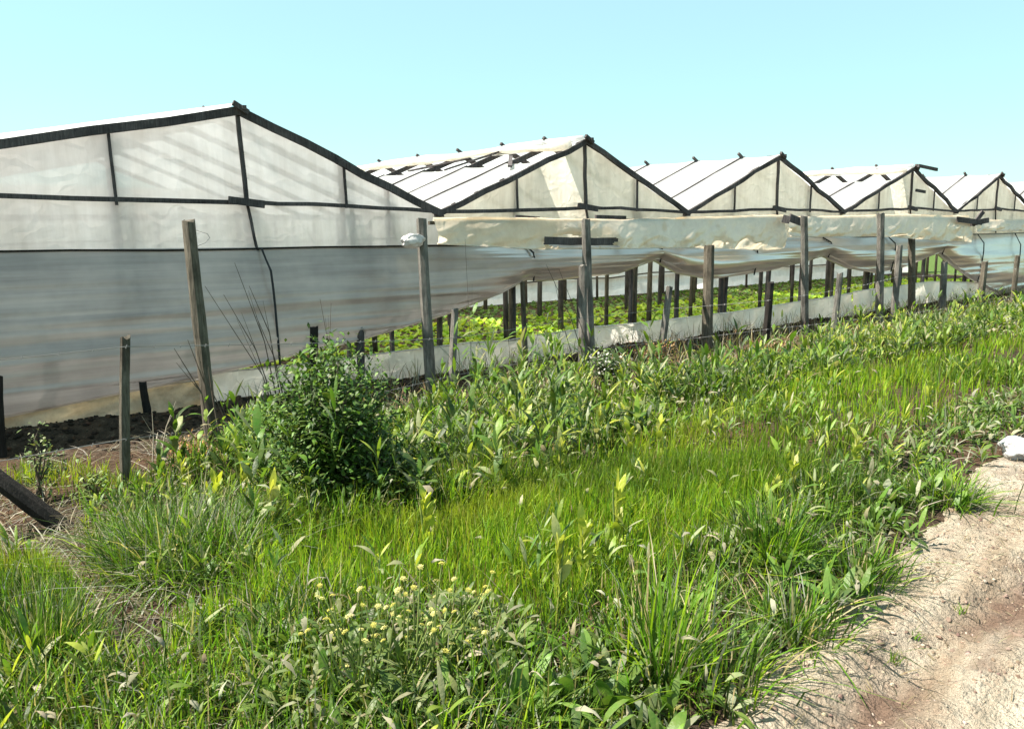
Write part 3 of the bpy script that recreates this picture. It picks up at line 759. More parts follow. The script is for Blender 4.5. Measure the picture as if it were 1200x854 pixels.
def zones(x, y):
    """0 none, 1 lush grass, 2 weed band, 3 dry litter, 4 tussock, 5 coarse mixed verge near the path, 6 bare soil"""
    z = ground_z(x, y); u, v, zz = proj(x, y, z); t_ = y - edge(x)
    off = (zz < .4) | (u < -300) | (u > 1500)
    Z = np.full(x.shape, 1)
    Z = np.where(v > LOWER(u), 5, Z)
    Z = np.where(v < BAND_F(u), 2, Z)
    Z = np.where(v < BAND_B(u), 6, Z)
    Z = np.where(inpoly(u, v, LITTER), 3, Z); Z = np.where(inpoly(u, v, TUSS), 4, Z)
    Z = np.where(off, np.where(t_ < .8, 5, np.where(y < 5, 1, np.where(y < 7.6, 2, 6))), Z)
    wobble = .22 * vnoise(x * 2.1, y * 2.1, 51) + .12 * vnoise(x * 7, y * 7, 52)
    return np.where(t_ < .06 + wobble, 0, Z), u, v, t_
def scatter(n, x0, x1, y0, y1):
    return rng.uniform(x0, x1, n), rng.uniform(y0, y1, n)
VV, TT, CC = [], [], []; nv = 0
def add(V, T, C):
    global nv
    VV.append(V); TT.append(T + nv); CC.append(C); nv += len(V)
def flush(name, mat, label, cat):
    global VV, TT, CC, nv
    o = link(name, mesh_np(name, np.concatenate(VV), np.concatenate(TT), mat, np.concatenate(CC)))
    o['kind'] = 'stuff'; tag(o, label, cat); VV, TT, CC, nv = [], [], [], 0
    return o
# --- grass: sampled in three depth bands so that near blades are fine and far ones wider
for (n, x0, x1, y0, y1, hs, ws) in [(150000, -1.5, 6.5, 1.2, 5.0, 1.0, .0052), (80000, -3, 14, 2, 8.2, 1.0, .0085), (60000, 4, 30, 3, 9.2, 1.0, .014), (16000, -12, 34, -0.5, 8, 1.0, .012)]:
    x, y = scatter(n, x0, x1, y0, y1)
    Z, u, v, t_ = zones(x, y)
    dist = np.hypot(x, y)
    lo, hi = {.0052: (0, 5.2), .0085: (4.6, 10), .014: (9, 60), .012: (0, 99)}[ws]
    keep = (Z > 0) & (dist > lo - rng.uniform(0, .6, n)) & (dist < hi)
    if ws == .012: keep &= ((u < -200) | (u > 1350) | (v > 1000))
    pr = np.select([Z == 1, Z == 2, Z == 3, Z == 4, Z == 5, Z == 6], [1.0, .62, .14, .6, .62, .05], 0)
    pr = pr * np.clip(.78 + 1.5 * fbm(x * 1.3, y * 1.3, 55, 3), np.where(Z == 5, np.where(x > 4.2, .3, .08), .3), 1)
    keep &= rng.uniform(0, 1, n) < pr
    x, y, Z, u, v, t_ = x[keep], y[keep], Z[keep], u[keep], v[keep], t_[keep]; n = len(x)
    clump = vnoise(x * 1.7, y * 1.7, 56) + .6 * vnoise(x * 5, y * 5, 57)
    h = np.select([Z == 1, Z == 2, Z == 3, Z == 4, Z == 5], [.20, .27, .12, .34, .22], .13) * (1 + .55 * clump) * rng.uniform(.55, 1.25, n)
    h = h * np.clip(.35 + t_ * 1.1, .35, 1)
    lean = np.abs(rng.normal(0, 1, n)) * np.select([Z == 1, Z == 4, Z == 5], [.30, .75, .60], .5) + .05
    wd = ws * rng.uniform(.7, 1.35, n) * np.where(Z == 5, 1.25, 1)
    c1 = palette(n, [GREEN, LIME, DEEP, OLIVE, YEL, STRAW], [4, 5, 1.2, 1, .8, .25])
    c2 = palette(n, [GREEN, LIME, DEEP, OLIVE, STRAW], [3, 2, 3, 1.5, .5])
    c3 = palette(n, [OLIVE, STRAW, GREY, GREEN, DEEP], [1, 1.5, 2, 2, 1])
    c5 = palette(n, [GREEN, DEEP, LIME, OLIVE, STRAW, GREY], [3.2, 4.2, 1.2, 1.2, .6, .7])
    dkz = ((Z == 4) | inpoly(u, v, [(-300, 690), (85, 700), (118, 790), (-300, 800)]))[:, None]; c4 = palette(n, [GREEN, DEEP, OLIVE, GREY, LIME], [3, 5, 1, 1.4, .5])
    c = np.where((Z == 1)[:, None], c1, np.where((Z == 3)[:, None] | (Z == 6)[:, None], c3, np.where((Z == 5)[:, None], c5, c2)))
    c = np.where(dkz, c4, c)
    warm = sstep(-.05, .35, vnoise(x * .8 + 9, y * .8, 58))[:, None] * ((Z == 1)[:, None] & ~dkz)
    c = c * (1 - .55 * warm) + .55 * warm * np.array([.235, .235, .025])
    dk = sstep(.05, .35, vnoise(x * .9, y * .9 + 4, 59))[:, None] * (Z != 3)[:, None]
    c = c * (1 - .5 * dk) + .5 * dk * np.array(DEEP)
    add(*blades(x, y, h, wd, lean, c))
flush('verge_grass', M['grass'], 'lush green grass covering the verge between path and fence', 'grass')
# --- dry straw lying on the litter patch and in the thatch
n = 42000; x, y = scatter(n, -3, 9, 1.3, 8.6); Z, u, v, t_ = zones(x, y)
k = ((Z == 3) & (rng.uniform(0, 1, n) < .6)) | ((Z == 5) & (rng.uniform(0, 1, n) < .10)) | ((Z == 4) & (rng.uniform(0, 1, n) < .3)) | ((Z == 6) & (rng.uniform(0, 1, n) < .30) & (y < 8.7))
x, y = x[k], y[k]; n = len(x)
add(*blades(x, y, rng.uniform(.08, .34, n) * .55, rng.uniform(.004, .013, n), rng.uniform(1.2, 3.0, n), palette(n, [(.19, .16, .11), (.18, .17, .145), (.06, .05, .036), (.30, .28, .23)], [3, 3, 4, 1]), curl=.3, z=ground_z(x, y) + .01))
x, y = scatter(14000, 3, 30, 7.2, 9.6); Z, u, v, t_ = zones(x, y); k = (Z == 6) & (rng.uniform(0, 1, 14000) < .5) & (vnoise(x * 1.4, y * 1.4, 60) > -.2); x, y = x[k], y[k]; n = len(x)
add(*blades(x, y, rng.uniform(.10, .42, n), rng.uniform(.006, .014, n), rng.uniform(.1, 1.0, n), palette(n, [STRAW, GREY, (.22, .13, .07), OLIVE], [2, 2, 2, 1])))
n = 900; x = rng.uniform(.8, 8, n); y = edge(x) - np.abs(rng.normal(0, .35, n)) + .05
zz = np.array([path_z(a_, b_) for a_, b_ in zip(x, y)]) + .004
add(*blades(x, y, rng.uniform(.01, .03, n), rng.uniform(.002, .005, n), rng.uniform(2, 5, n), palette(n, [(.20, .15, .09), (.09, .065, .045), (.32, .27, .18)], [2, 2, 1]), z=zz, curl=.25))
flush('dry_straw', M['dry'], 'grey dry stalks and straw lying over the bare soil', 'straw')

# --- leaf meshes (lance shaped, folded along the midrib, arching)
def leaf_pts(L, W, droop, fold=.25, wav=.0, segs=6, petiole=.18, tipw=.05):
    P = []
    for k in range(segs + 1):
        f = k / segs
        wdt = W / 2 * (tipw + (math.sin(math.pi * max(0, (f - petiole) / (1 - petiole)) ** .8) if f > petiole else .06)) if f < 1 else .0
        a = droop * f
        yx = L * (math.sin(a) / droop if abs(droop) > 1e-3 else f); zx = L * ((1 - math.cos(a)) / droop if abs(droop) > 1e-3 else 0)
        # leaf grows along +Z first and bends towards +X
        px_, pz_ = zx, yx
        wv = wav * math.sin(f * 14)
        P.append([(px_ + fold * wdt * .5, -wdt, pz_ + wv), (px_, 0, pz_), (px_ + fold * wdt * .5, wdt, pz_ - wv)])
    return np.array(P)
def leaf_tri(P):
    n = len(P); V = P.reshape(-1, 3); T = []
    for i in range(n - 1):
        for j in range(2):
            a = i * 3 + j; T += [(a, a + 1, a + 4), (a, a + 4, a + 3)]
    return V, np.array(T)
def rotz(V, a):
    c, s_ = math.cos(a), math.sin(a); return V @ np.array([[c, s_, 0], [-s_, c, 0], [0, 0, 1]])
def tilt(V, a):      # lean towards +X
    c, s_ = math.cos(a), math.sin(a); return V @ np.array([[c, 0, -s_], [0, 1, 0], [s_, 0, c]])
# --- weed mass
LEAFCOL = [(.075, .16, .016), (.16, .25, .025), (.026, .062, .009), (.33, .38, .045), (.27, .29, .15)]
TEMPL = [leaf_tri(leaf_pts(L, W, dr, .35, wv)) for L, W, dr, wv in [(1, .12, .6, .01), (1, .15, 1.0, .015), (1, .08, .3, .0), (1, .14, 1.6, .012), (1, .10, .5, .008)]]
def add_plant(x, y, z, H, nl, spread, cols, wts, wscale=1.0, Lmax=9.0, rise=.35):
    for k in range(nl):
        V, T = random.choice(TEMPL); L = min(H * random.uniform(.6, 1.1), Lmax * random.uniform(.6, 1.15))
        W_ = V * np.array([L, L * wscale * random.uniform(.8, 1.25), L])
        W_ = rotz(tilt(W_, random.uniform(.05, spread)), k * 2.4 + random.uniform(-.5, .5))
        up = random.uniform(0, rise) * H
        c = palette(1, cols, wts, .25)
        add(W_ + np.array([x, y, z + up]), T, np.repeat(c, len(V), 0))
cand = 0
x, y = scatter(11000, -2, 29, 3, 9.0); Z, u, v, t_ = zones(x, y)
k = (Z == 2) & (rng.uniform(0, 1, 11000) < np.where(x < 14, .66, .5)) ; k &= vnoise(x * 1.9, y * 1.9, 65) + .5 * vnoise(x * .7, y * .7, 68) > -.24; x, y, u, v = x[k], y[k], u[k], v[k]; zz = ground_z(x, y)
far = sstep(860, 1000, u)
for i in range(len(x)):
    yel = random.random() < .12 + .22 * far[i]
    bush_shade = 290 < u[i] < 570 and v[i] > 500 and random.random() < .8  # leaf mix forced darker here to stand in for shade by the bush
    dark = bush_shade or (vnoise(x[i] * .9, y[i] * .9, 63) > .05); yel = yel and not bush_shade
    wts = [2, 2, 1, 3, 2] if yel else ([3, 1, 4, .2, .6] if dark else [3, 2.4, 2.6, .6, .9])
    add_plant(x[i], y[i], zz[i] - .01, (.5 + .9 * random.random() ** 1.3) * .66 * (1 - .2 * far[i]) * (1.15 - .35 * float(sstep(6.0, 7.6, y[i]))) * (1 + 1.5 * float(vnoise(x[i] * 1.2, y[i] * 1.2, 64))), random.randint(12, 17), random.uniform(.4, .95), LEAFCOL, wts, random.uniform(.7, 1.7), random.choice((.10, .14, .18, .22, .26)), .75)
xs2, ys2 = scatter(5200, -2, 18, 1.6, 7.5); Z, u, v, t_ = zones(xs2, ys2)
k = (((Z == 1) & (vnoise(xs2 * .9 + 3, ys2 * .9, 66) > .10)) | ((Z == 5) & (t_ > .3) & (vnoise(xs2 * 1.2, ys2 * 1.2, 67) > 0)) | (Z == 4)) & (rng.uniform(0, 1, 5200) < .55)
for X_, Y_ in zip(xs2[k], ys2[k]):
    add_plant(X_, Y_, float(ground_z(X_, Y_)) - .01, random.uniform(.14, .36), random.randint(7, 11), random.uniform(.4, 1.0), LEAFCOL, [3, 3, 2, 1.5, 1.2], 1.1, .15, .7)
flush('weed_growth', M['leaf'], 'mass of dock like broad leaved weeds in front of the fence', 'weeds')
# low broad leaves at the bottom and along the path edge
x, y = scatter(3800, -1, 9, 1.2, 4.0); Z, u, v, t_ = zones(x, y)
dens = np.where((v > 760) & (u > 280) & (u < 820), .8, np.where(t_ < .7, .42, .10))
k = (Z == 5) & (rng.uniform(0, 1, 3800) < dens); x, y = x[k], y[k]; zz = ground_z(x, y)
for i in range(len(x)):
    add_plant(x[i], y[i], zz[i], random.uniform(.08, .19), random.randint(5, 8), random.uniform(.7, 1.35), [(.085, .17, .022), (.13, .22, .04), (.05, .10, .02), (.26, .27, .17)], [4, 3, 2, 1.2], 1.5)
flush('low_weeds', M['leaf'], 'low broad leaved weeds hugging the path edge and foreground', 'weeds')

# withered grey leaves and pale blades tangled through the coarse zones
x, y = scatter(26000, -2, 20, 1.2, 8.4); Z, u, v, t_ = zones(x, y); r_ = rng.uniform(0, 1, 26000)
k = ((Z == 5) & (r_ < .34) & (x < 8)) | ((Z == 2) & (r_ < .22)) | ((Z == 1) & (r_ < .05)) | ((Z == 4) & (r_ < .3))
x, y, Z = x[k], y[k], Z[k]; n = len(x); zz = ground_z(x, y)
Vd, Td = leaf_tri(leaf_pts(1, .30, 1.8, .7, .05, 3))
for i in range(n):
    L = random.uniform(.04, .11) if Z[i] != 2 else random.uniform(.07, .16)
    W_ = rotz(tilt(Vd * np.array([L, L * random.uniform(.5, 1.2), L]), random.uniform(.2, 2.2)), random.uniform(0, 6.28))
    c = palette(1, [(.27, .25, .18), (.20, .18, .12), (.17, .19, .09), (.11, .08, .05)], [2, 2, 2, 1])
    add(W_ + np.array([x[i], y[i], zz[i] + random.uniform(.02, .22 if Z[i] != 2 else .32)]), Td, np.repeat(c, len(Vd), 0))
flush('withered_leaves', M['dry'], 'grey withered leaves tangled through the weeds and coarse grass', 'dead leaves')

# --- individual plants whose leaves can be picked out
def leaf_mesh(name, L, W, droop, col, wav, fold=.35):
    V, T = leaf_tri(leaf_pts(L, W, droop, fold, wav, 8))
    return mesh_np(name, V, T, M['leaf'], np.repeat(np.array([col]), len(V), 0), True)
PALE = [leaf_mesh('leaf', 1, w_, d_, c_, wv) for w_, d_, c_, wv in [(.17, .5, (.42, .46, .05), .01), (.22, .9, (.36, .42, .05), .015), (.14, .3, (.46, .47, .09), 0), (.2, 1.2, (.30, .37, .05), .012), (.18, .7, (.48, .47, .18), .01)]]
DOCK = [leaf_mesh('leaf', 1, w_, d_, c_, wv) for w_, d_, c_, wv in [(.17, .6, (.075, .16, .02), .015), (.21, 1.1, (.055, .12, .016), .02), (.15, .4, (.12, .22, .025), .01), (.20, 1.5, (.17, .21, .08), .02)]]
BROAD = [leaf_mesh('leaf', 1, w_, d_, c_, wv) for w_, d_, c_, wv in [(.42, .8, (.085, .19, .02), .02), (.5, 1.3, (.06, .14, .016), .02), (.38, .6, (.13, .24, .03), .015), (.46, 1.1, (.24, .27, .13), .02)]]
stem_me = MB().tube([(0, 0, -.04), (.01, 0, .4), (0, .01, .8), (.01, .01, 1)], [.022, .018, .012, .006], 6).mesh('stem', None)
t = NT('stem'); stem_m = t.done(t.bsdf((.16, .20, .05), .7)); stem_me.materials.clear(); stem_me.materials.append(stem_m)
def plant(name, label, cat, P, H, leaves, nl, spread, upright, group=None, seed=0, stem=True):
    r = random.Random(seed); o = thing(name, label, cat, tuple(P), group)
    if stem: link('stem', stem_me, o, (0, 0, 0), (r.uniform(-.08, .08), r.uniform(-.08, .08), 0), (H * .8, H * .8, H * .9))
    for k in range(nl):
        f = k / nl if upright else 0
        L = H * (r.uniform(.24, .42) if upright else r.uniform(.7, 1.1))
        l = link('leaf', r.choice(leaves), o, (0, 0, H * .75 * f), None, (L, L * r.uniform(.85, 1.3) * (1.4 if upright else 1), L))
        l.rotation_mode = 'ZYX'; l.rotation_euler = (0, r.uniform(.15, spread) * (1.15 - .6 * f), k * 2.4 + r.uniform(-.4, .4))
    return o
for k, (u, v, hp, lab) in enumerate([
    (652, 720, 115, 'tall pale yellow green weed spire in the middle of the lush grass'),
    (680, 690, 95, 'pale yellow spire just behind the tallest one in the grass'),
    (720, 650, 100, 'bright yellow green spire beside a grey dry stalk'),
    (497, 648, 85, 'yellow green upright weed in front of the dark bush shade'),
    (770, 545, 62, 'pale upright weed where the grass meets the weed band'),
    (735, 548, 60, 'pale weed spire before the weed band, paired with a neighbour'),
    (655, 575, 70, 'slim pale weed at the front of the weed band'),
    (700, 530, 60, 'yellowish weed standing within the front of the weed band'),
    (925, 590, 62, 'pale leafy weed in the lush grass short of the path'),
    (1000, 560, 55, 'yellow green leafy weed near the bend of the path edge'),
    (905, 600, 50, 'small pale weed beside a leafy one short of the path'),
    (1085, 490, 50, 'yellow spire in the far bright grass'),
    (215, 580, 45, 'bright yellow weed at the foot of the tallest square post'),
    (285, 600, 75, 'yellow green weed between the square post and the dark bush'),
    (255, 620, 70, 'pale broad weed before the square post'),
    (320, 640, 85, 'yellowish weed at the near side of the dark bush'),
    (830, 525, 50, 'pale weed tuft in the bright grass under the brown topped post'),
    (590, 590, 60, 'yellow leaved weed at the front of the weed band near the bush'),
    ]):
    P = on_ground(u, v); H = hp * ((P - _E) @ _F) / F_PX
    plant('pale_weed', lab, 'weed', P, H, PALE, 20, .6, True, 'pale upright weeds', 500 + k)
for k, (u, v, hp, lab) in enumerate([
    (770, 760, 120, 'tall dark dock with long leaves in the coarse grass'),
    (640, 700, 60, 'dark curled dock between two pale spires'),
    (1020, 620, 65, 'green dock close to the path edge, far part'),
    (960, 690, 60, 'grey leaved dock on the path edge, middle part'),
    (560, 560, 85, 'big dark dock just past the bush'),
    (610, 545, 85, 'dark green dock behind the yellow leaved weed'),
    (745, 500, 75, 'dock with pale upturned leaves in the weed band'),
    (830, 470, 60, 'dock below the brown topped post'),
    (520, 600, 80, 'shadowed dock at the near flank of the bush'),
    (680, 495, 75, 'dark dock in the middle of the weed band'),
    (1090, 590, 40, 'small green dock beside the sandy path'),
    (350, 660, 75, 'dark dock in the shade before the bush'),
    (450, 640, 70, 'shaded dock right under the bush'),
    ]):
    P = on_ground(u, v); H = .58 * hp * ((P - _E) @ _F) / F_PX
    plant('dock_plant', lab, 'weed', P, H, DOCK, 14, .85, False, 'dock plants', 600 + k, False)
for k, (u, v, hp, lab) in enumerate([
    (585, 850, 75, 'broad leaved rosette at the bottom edge under the flowers'),
    (640, 845, 70, 'broad leaved rosette at the bottom edge past the flowers'),
    (700, 850, 70, 'green rosette at the bottom edge in coarse grass'),
    (440, 850, 70, 'rosette at the bottom edge below the yellow flowers'),
    (380, 840, 60, 'pale rosette at the bottom edge before the flowers'),
    (520, 825, 60, 'dark rosette directly below the flower cluster'),
    (330, 845, 65, 'first green rosette along the bottom edge'),
    (760, 848, 60, 'last rosette on the bottom edge before the path'),
    (1000, 700, 45, 'grey green rosette sprawling onto the path'),
    (1120, 600, 35, 'flat rosette where grass thins at the path'),
    ]):
    P = on_ground(u, v); H = hp * ((P - _E) @ _F) / F_PX
    plant('broadleaf_rosette', lab, 'weed', P, H, BROAD, 9, 1.25, False, 'broad leaved rosettes', 700 + k, False)

# --- shrubs: stems and small leaves
def shrub(name, label, P, rx, rz, n_stem, n_leaf, cols, wts, leafL, seed, lump=.4, ry=None, sunny=0):
    r = random.Random(seed); g2 = np.random.default_rng(seed); ry = ry or rx
    o = thing(name, label, 'shrub', tuple(P))
    S = MB(); tips = []
    for k in range(n_stem):
        a = r.uniform(0, 6.28); q = r.uniform(.2, .95)
        tip = np.array([math.cos(a) * rx * q, math.sin(a) * ry * q, rz * r.uniform(.55, 1.1) * math.sqrt(max(.12, 1 - (q * .85) ** 2))])
        pts = [np.zeros(3) + np.array([r.uniform(-.06, .06), r.uniform(-.06, .06), -.05])] + [tip * f + np.array([r.uniform(-.03, .03), r.uniform(-.03, .03), rz * .12 * math.sin(f * 3.1)]) for f in (.25, .5, .75, 1)]
        S.tube(pts, [.014, .011, .008, .006, .003], 5); tips.append(pts)
    S.obj('stem', M['twig'], o)
    V, T = leaf_tri(leaf_pts(1, .42, .6, .4, 0, 2, .0, .1)); m = len(V)
    AV, AT, AC = [], [], []
    for k in range(n_leaf):
        pts = r.choice(tips); f = r.random() ** .65; s_ = f * 4; i = min(3, int(s_)); c = pts[i] + (pts[i + 1] - pts[i]) * (s_ - i)
        spread = .045 + .09 * rx
        c = c + g2.normal(0, spread, 3) * np.array([1, 1, .8])
        if c[2] < .02: c[2] = r.uniform(.02, .2)
        L = leafL * r.uniform(.6, 1.3)
        W_ = rotz(tilt(V * L, r.uniform(.1, 2.0)), r.uniform(0, 6.28))
        AV.append(W_ + c); AT.append(T + len(AT) * m); AC.append(np.repeat(palette(1, cols, wts, .3), m, 0))
    link('foliage', mesh_np('foliage', np.concatenate(AV), np.concatenate(AT), M['bushleaf'], np.concatenate(AC)), o)
    return o
P = on_ground(392, 600)
shrub('dark_bush', 'large dense dark green bush at the fence, brighter at its crown', P, .46, 1.10, 60, 11500, [(.030, .075, .012), (.055, .13, .016), (.10, .20, .02), (.17, .19, .10)], [4, 4, 2, .3], .052, 11, ry=.55)
P = on_ground(452, 604)
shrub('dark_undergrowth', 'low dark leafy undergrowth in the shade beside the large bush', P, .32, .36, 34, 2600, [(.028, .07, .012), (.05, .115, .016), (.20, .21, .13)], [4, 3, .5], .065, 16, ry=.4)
P = on_ground(330, 560)
shrub('leafy_shrub', 'light green shrub leaning against the dark bush towards the curtain', P, .40, .62, 24, 3600, [(.10, .21, .02), (.16, .27, .03), (.05, .12, .015)], [4, 3, 2], .05, 12)
P = on_ground(718, 458)
shrub('grey_shrub', 'small dark shrub with silvery leaves beside the stout short post', P, .42, .62, 16, 1500, [(.04, .085, .02), (.42, .42, .38), (.09, .15, .05)], [3, 2.2, 1], .07, 13)
P = on_ground(47, 590)
shrub('young_shrub', 'spindly young shrub standing behind the leaning log', P, .16, .62, 5, 260, [(.10, .15, .05), (.18, .22, .09), (.05, .10, .03)], [3, 2, 2], .05, 14)
P = on_ground(108, 588)
shrub('young_shrub', 'small low green plant at the foot of the slim wired post', P, .16, .26, 6, 200, [(.10, .16, .04), (.18, .24, .06)], [3, 2], .05, 15)
for k, (u, v, rx, rz, lab) in enumerate([(765, 428, .42, .42, 'rusty brown dead weed clump at the tilting slim post'), (722, 437, .26, .28, 'small rusty dead weed beside the silvery shrub'), (900, 420, .34, .25, 'rusty dead weeds around the near-black post foot'),
                                         (1010, 392, .4, .22, 'reddish dead growth behind the tilting post with a stump'), (228, 545, .2, .22, 'orange brown dead tuft at the foot of the tallest square post')]):
    P = on_ground(u, v)
    shrub('dead_weed', lab, P, rx, rz, 16, 700, [(.30, .14, .06), (.40, .22, .09), (.22, .10, .05), (.42, .33, .18)], [3, 3, 2, 1], .05, 20 + k)
# bare saplings
def bare(name, label, stems, mat=M['twig'], seed=0, r0=.010):
    r = random.Random(seed); u0, v0 = stems[0][0]; base = on_ground(u0, v0)
    o = thing(name, label, 'bare shrub', tuple(base))
    for st in stems:
        u0, v0 = st[0]; b_ = on_ground(u0, v0) if abs(u0 - stems[0][0][0]) > 60 else onY(u0, v0, base[1])
        pts = [b_] + [onY(u, v, b_[1] + .05 * (i + 1) * r.uniform(-1, 1)) for i, (u, v) in enumerate(st[1:])]
        pts = [p - base for p in pts]; pts[0] = pts[0] - np.array([0, 0, .06])
        S = MB().tube(pts, [r0 * (1 - .75 * i / (len(pts) - 1)) for i in range(len(pts))], 5)
        for i in range(1, len(pts) - 1):
            d = pts[i + 1] - pts[i]; q = pts[i] + d * .6 + np.array([r.uniform(-.1, .1), r.uniform(-.05, .05), .05])
            S.tube([pts[i], q], [r0 * .4, r0 * .15], 4)
        S.obj('stem', mat, o)
bare('bare_sapling', 'bare dark whips rising before the long curtain near the bush', [[(322, 470), (300, 410), (262, 345)], [(326, 470), (310, 400), (275, 308)], [(330, 470), (316, 390), (292, 335)], [(334, 470), (322, 420), (300, 370)], [(318, 470), (308, 440), (240, 335)]], seed=1)
bare('bare_sapling', 'bare twisted twigs growing around the tallest square post', [[(250, 535), (236, 460), (204, 408)], [(252, 535), (240, 450), (220, 398)], [(262, 530), (250, 470), (244, 430)], [(258, 535), (268, 500), (240, 440)]], seed=2, r0=.012)
bare('bare_sapling', 'thin bare stems crossing the stout short post', [[(690, 432), (668, 370), (640, 310)], [(700, 432), (680, 380), (655, 315)], [(676, 432), (660, 380), (650, 330)], [(655, 432), (640, 395), (625, 375)]], seed=3, r0=.009)
bare('bare_sapling', 'fine bare stalks standing before the white skirt under the second gable', [[(600, 440), (596, 400), (590, 360)], [(640, 440), (632, 410), (622, 385)], [(575, 445), (570, 420), (560, 400)], [(625, 440), (628, 400), (634, 370)], [(560, 445), (552, 420), (545, 280)]], seed=4, r0=.006)
bare('bare_sapling', 'dead pale stalks between the brown topped post and the rusty weeds', [[(815, 425), (806, 380), (800, 350)], [(845, 425), (848, 390), (842, 360)], [(800, 425), (790, 395), (780, 370)], [(870, 420), (866, 395), (872, 365)]], M['twig_pale'], 5, .007)
bare('bare_sapling', 'small forked bare twig against the long curtain above the bush', [[(392, 560), (388, 420), (375, 350)], [(394, 560), (386, 410), (388, 355)]], seed=6, r0=.006)
bare('bare_sapling', 'pale dead stalks in the bank before the brown stained skirt', [[(185, 545), (195, 500), (206, 470)], [(178, 545), (180, 510), (178, 480)], [(300, 520), (296, 490), (290, 470)]], M['twig_pale'], 7, .008)

# --- yellow flowered plant
P = on_ground(470, 800); o = thing('yellow_flower_plant', 'bushy plant with pale yellow button flowers in the foreground', 'flower plant', tuple(P))
def flower_mesh(seed):
    r = random.Random(seed); m_ = MB(); 
    for k in range(16):
        a = k * 2.4; q = math.sqrt(k / 16); c = Vector((math.cos(a) * q, math.sin(a) * q, .55 * (1 - q * q)))
        for s_ in range(3):
            b_ = a + s_ * 2.09
            m_.v += [tuple(c), tuple(c + Vector((math.cos(b_) * .42, math.sin(b_) * .42, .22))), tuple(c + Vector((math.cos(b_ + .9) * .42, math.sin(b_ + .9) * .42, .10)))]
            n = len(m_.v); m_.f.append((n - 3, n - 2, n - 1))
    return m_
t = NT('petal'); M['petal'] = t.done(t.mixs(.3, t.bsdf((.52, .46, .10), .6), (lambda q: (q.inputs[0].__setattr__('default_value', (.7, .62, .15, 1)), q.outputs[0])[1])(t.n('ShaderNodeBsdfTranslucent'))))
t = NT('petal_pale'); M['petal_pale'] = t.done(t.bsdf((.50, .45, .15), .7))
FM = [flower_mesh(i).mesh('flower_head', M['petal'] if i % 2 else M['petal_pale']) for i in range(4)]
heads = [(642, 214), (726, 203), (774, 262), (924, 236), (408, 302), (416, 365), (240, 332), (290, 384), (556, 306), (584, 320), (704, 330), (828, 305), (852, 312), (908, 310), (536, 396), (596, 388), (590, 424), (740, 384), (682, 380), (800, 458), (855, 458), (460, 485), (425, 505), (530, 550), (766, 516), (740, 545), (928, 546), (174, 476), (298, 474), (300, 326), (476, 368), (648, 440), (680, 436), (716, 446), (560, 412), (460, 440), (864, 394), (804, 525)]
heads = heads + [(zu + random.uniform(-70, 70), zv + random.uniform(-40, 110)) for zu, zv in heads]
for k, (zu, zv) in enumerate(heads):
    u, v = 300 + zu * .3, 600 + zv * .3
    q = onY(u, v, P[1] + random.uniform(-.28, .28)) - P
    root = np.array([random.uniform(-.15, .15) + q[0] * .35, random.uniform(-.1, .1) + q[1] * .3, -.03])
    mid = root * .45 + q * .55 + np.array([random.uniform(-.04, .04), random.uniform(-.04, .04), -.02])
    stk = MB().tube([root, mid, q], [.0045, .0035, .0022], 5).obj('flower_stalk', stem_m, o)
    s_ = random.uniform(.008, .013)
    link('flower_head', FM[k % 4], stk, tuple(q), (random.uniform(-.5, .5), random.uniform(-.5, .5), random.uniform(0, 6)), (s_, s_, s_))
AV, AT, AC = [], [], []
V, T = leaf_tri(leaf_pts(1, .22, 1.0, .3, .02, 4)); m_ = len(V)
for k in range(700):
    q = random.random(); a = random.uniform(0, 6.28); rr = math.sqrt(q)
    c = np.array([math.cos(a) * rr * .55, math.sin(a) * rr * .4, random.uniform(0, .26) * (1 - .5 * q)])
    c[2] += float(ground_z(P[0] + c[0], P[1] + c[1])) - P[2]
    AV.append(rotz(tilt(V * random.uniform(.04, .10), random.uniform(.2, 1.3)), random.uniform(0, 6.28)) + c); AT.append(T + k * m_)
    AC.append(np.repeat(palette(1, [(.09, .14, .03), (.16, .19, .07), (.05, .10, .02), (.24, .22, .14)], [3, 2, 2, 1]), m_, 0))
link('foliage', mesh_np('foliage', np.concatenate(AV), np.concatenate(AT), M['leaf'], np.concatenate(AC)), o)

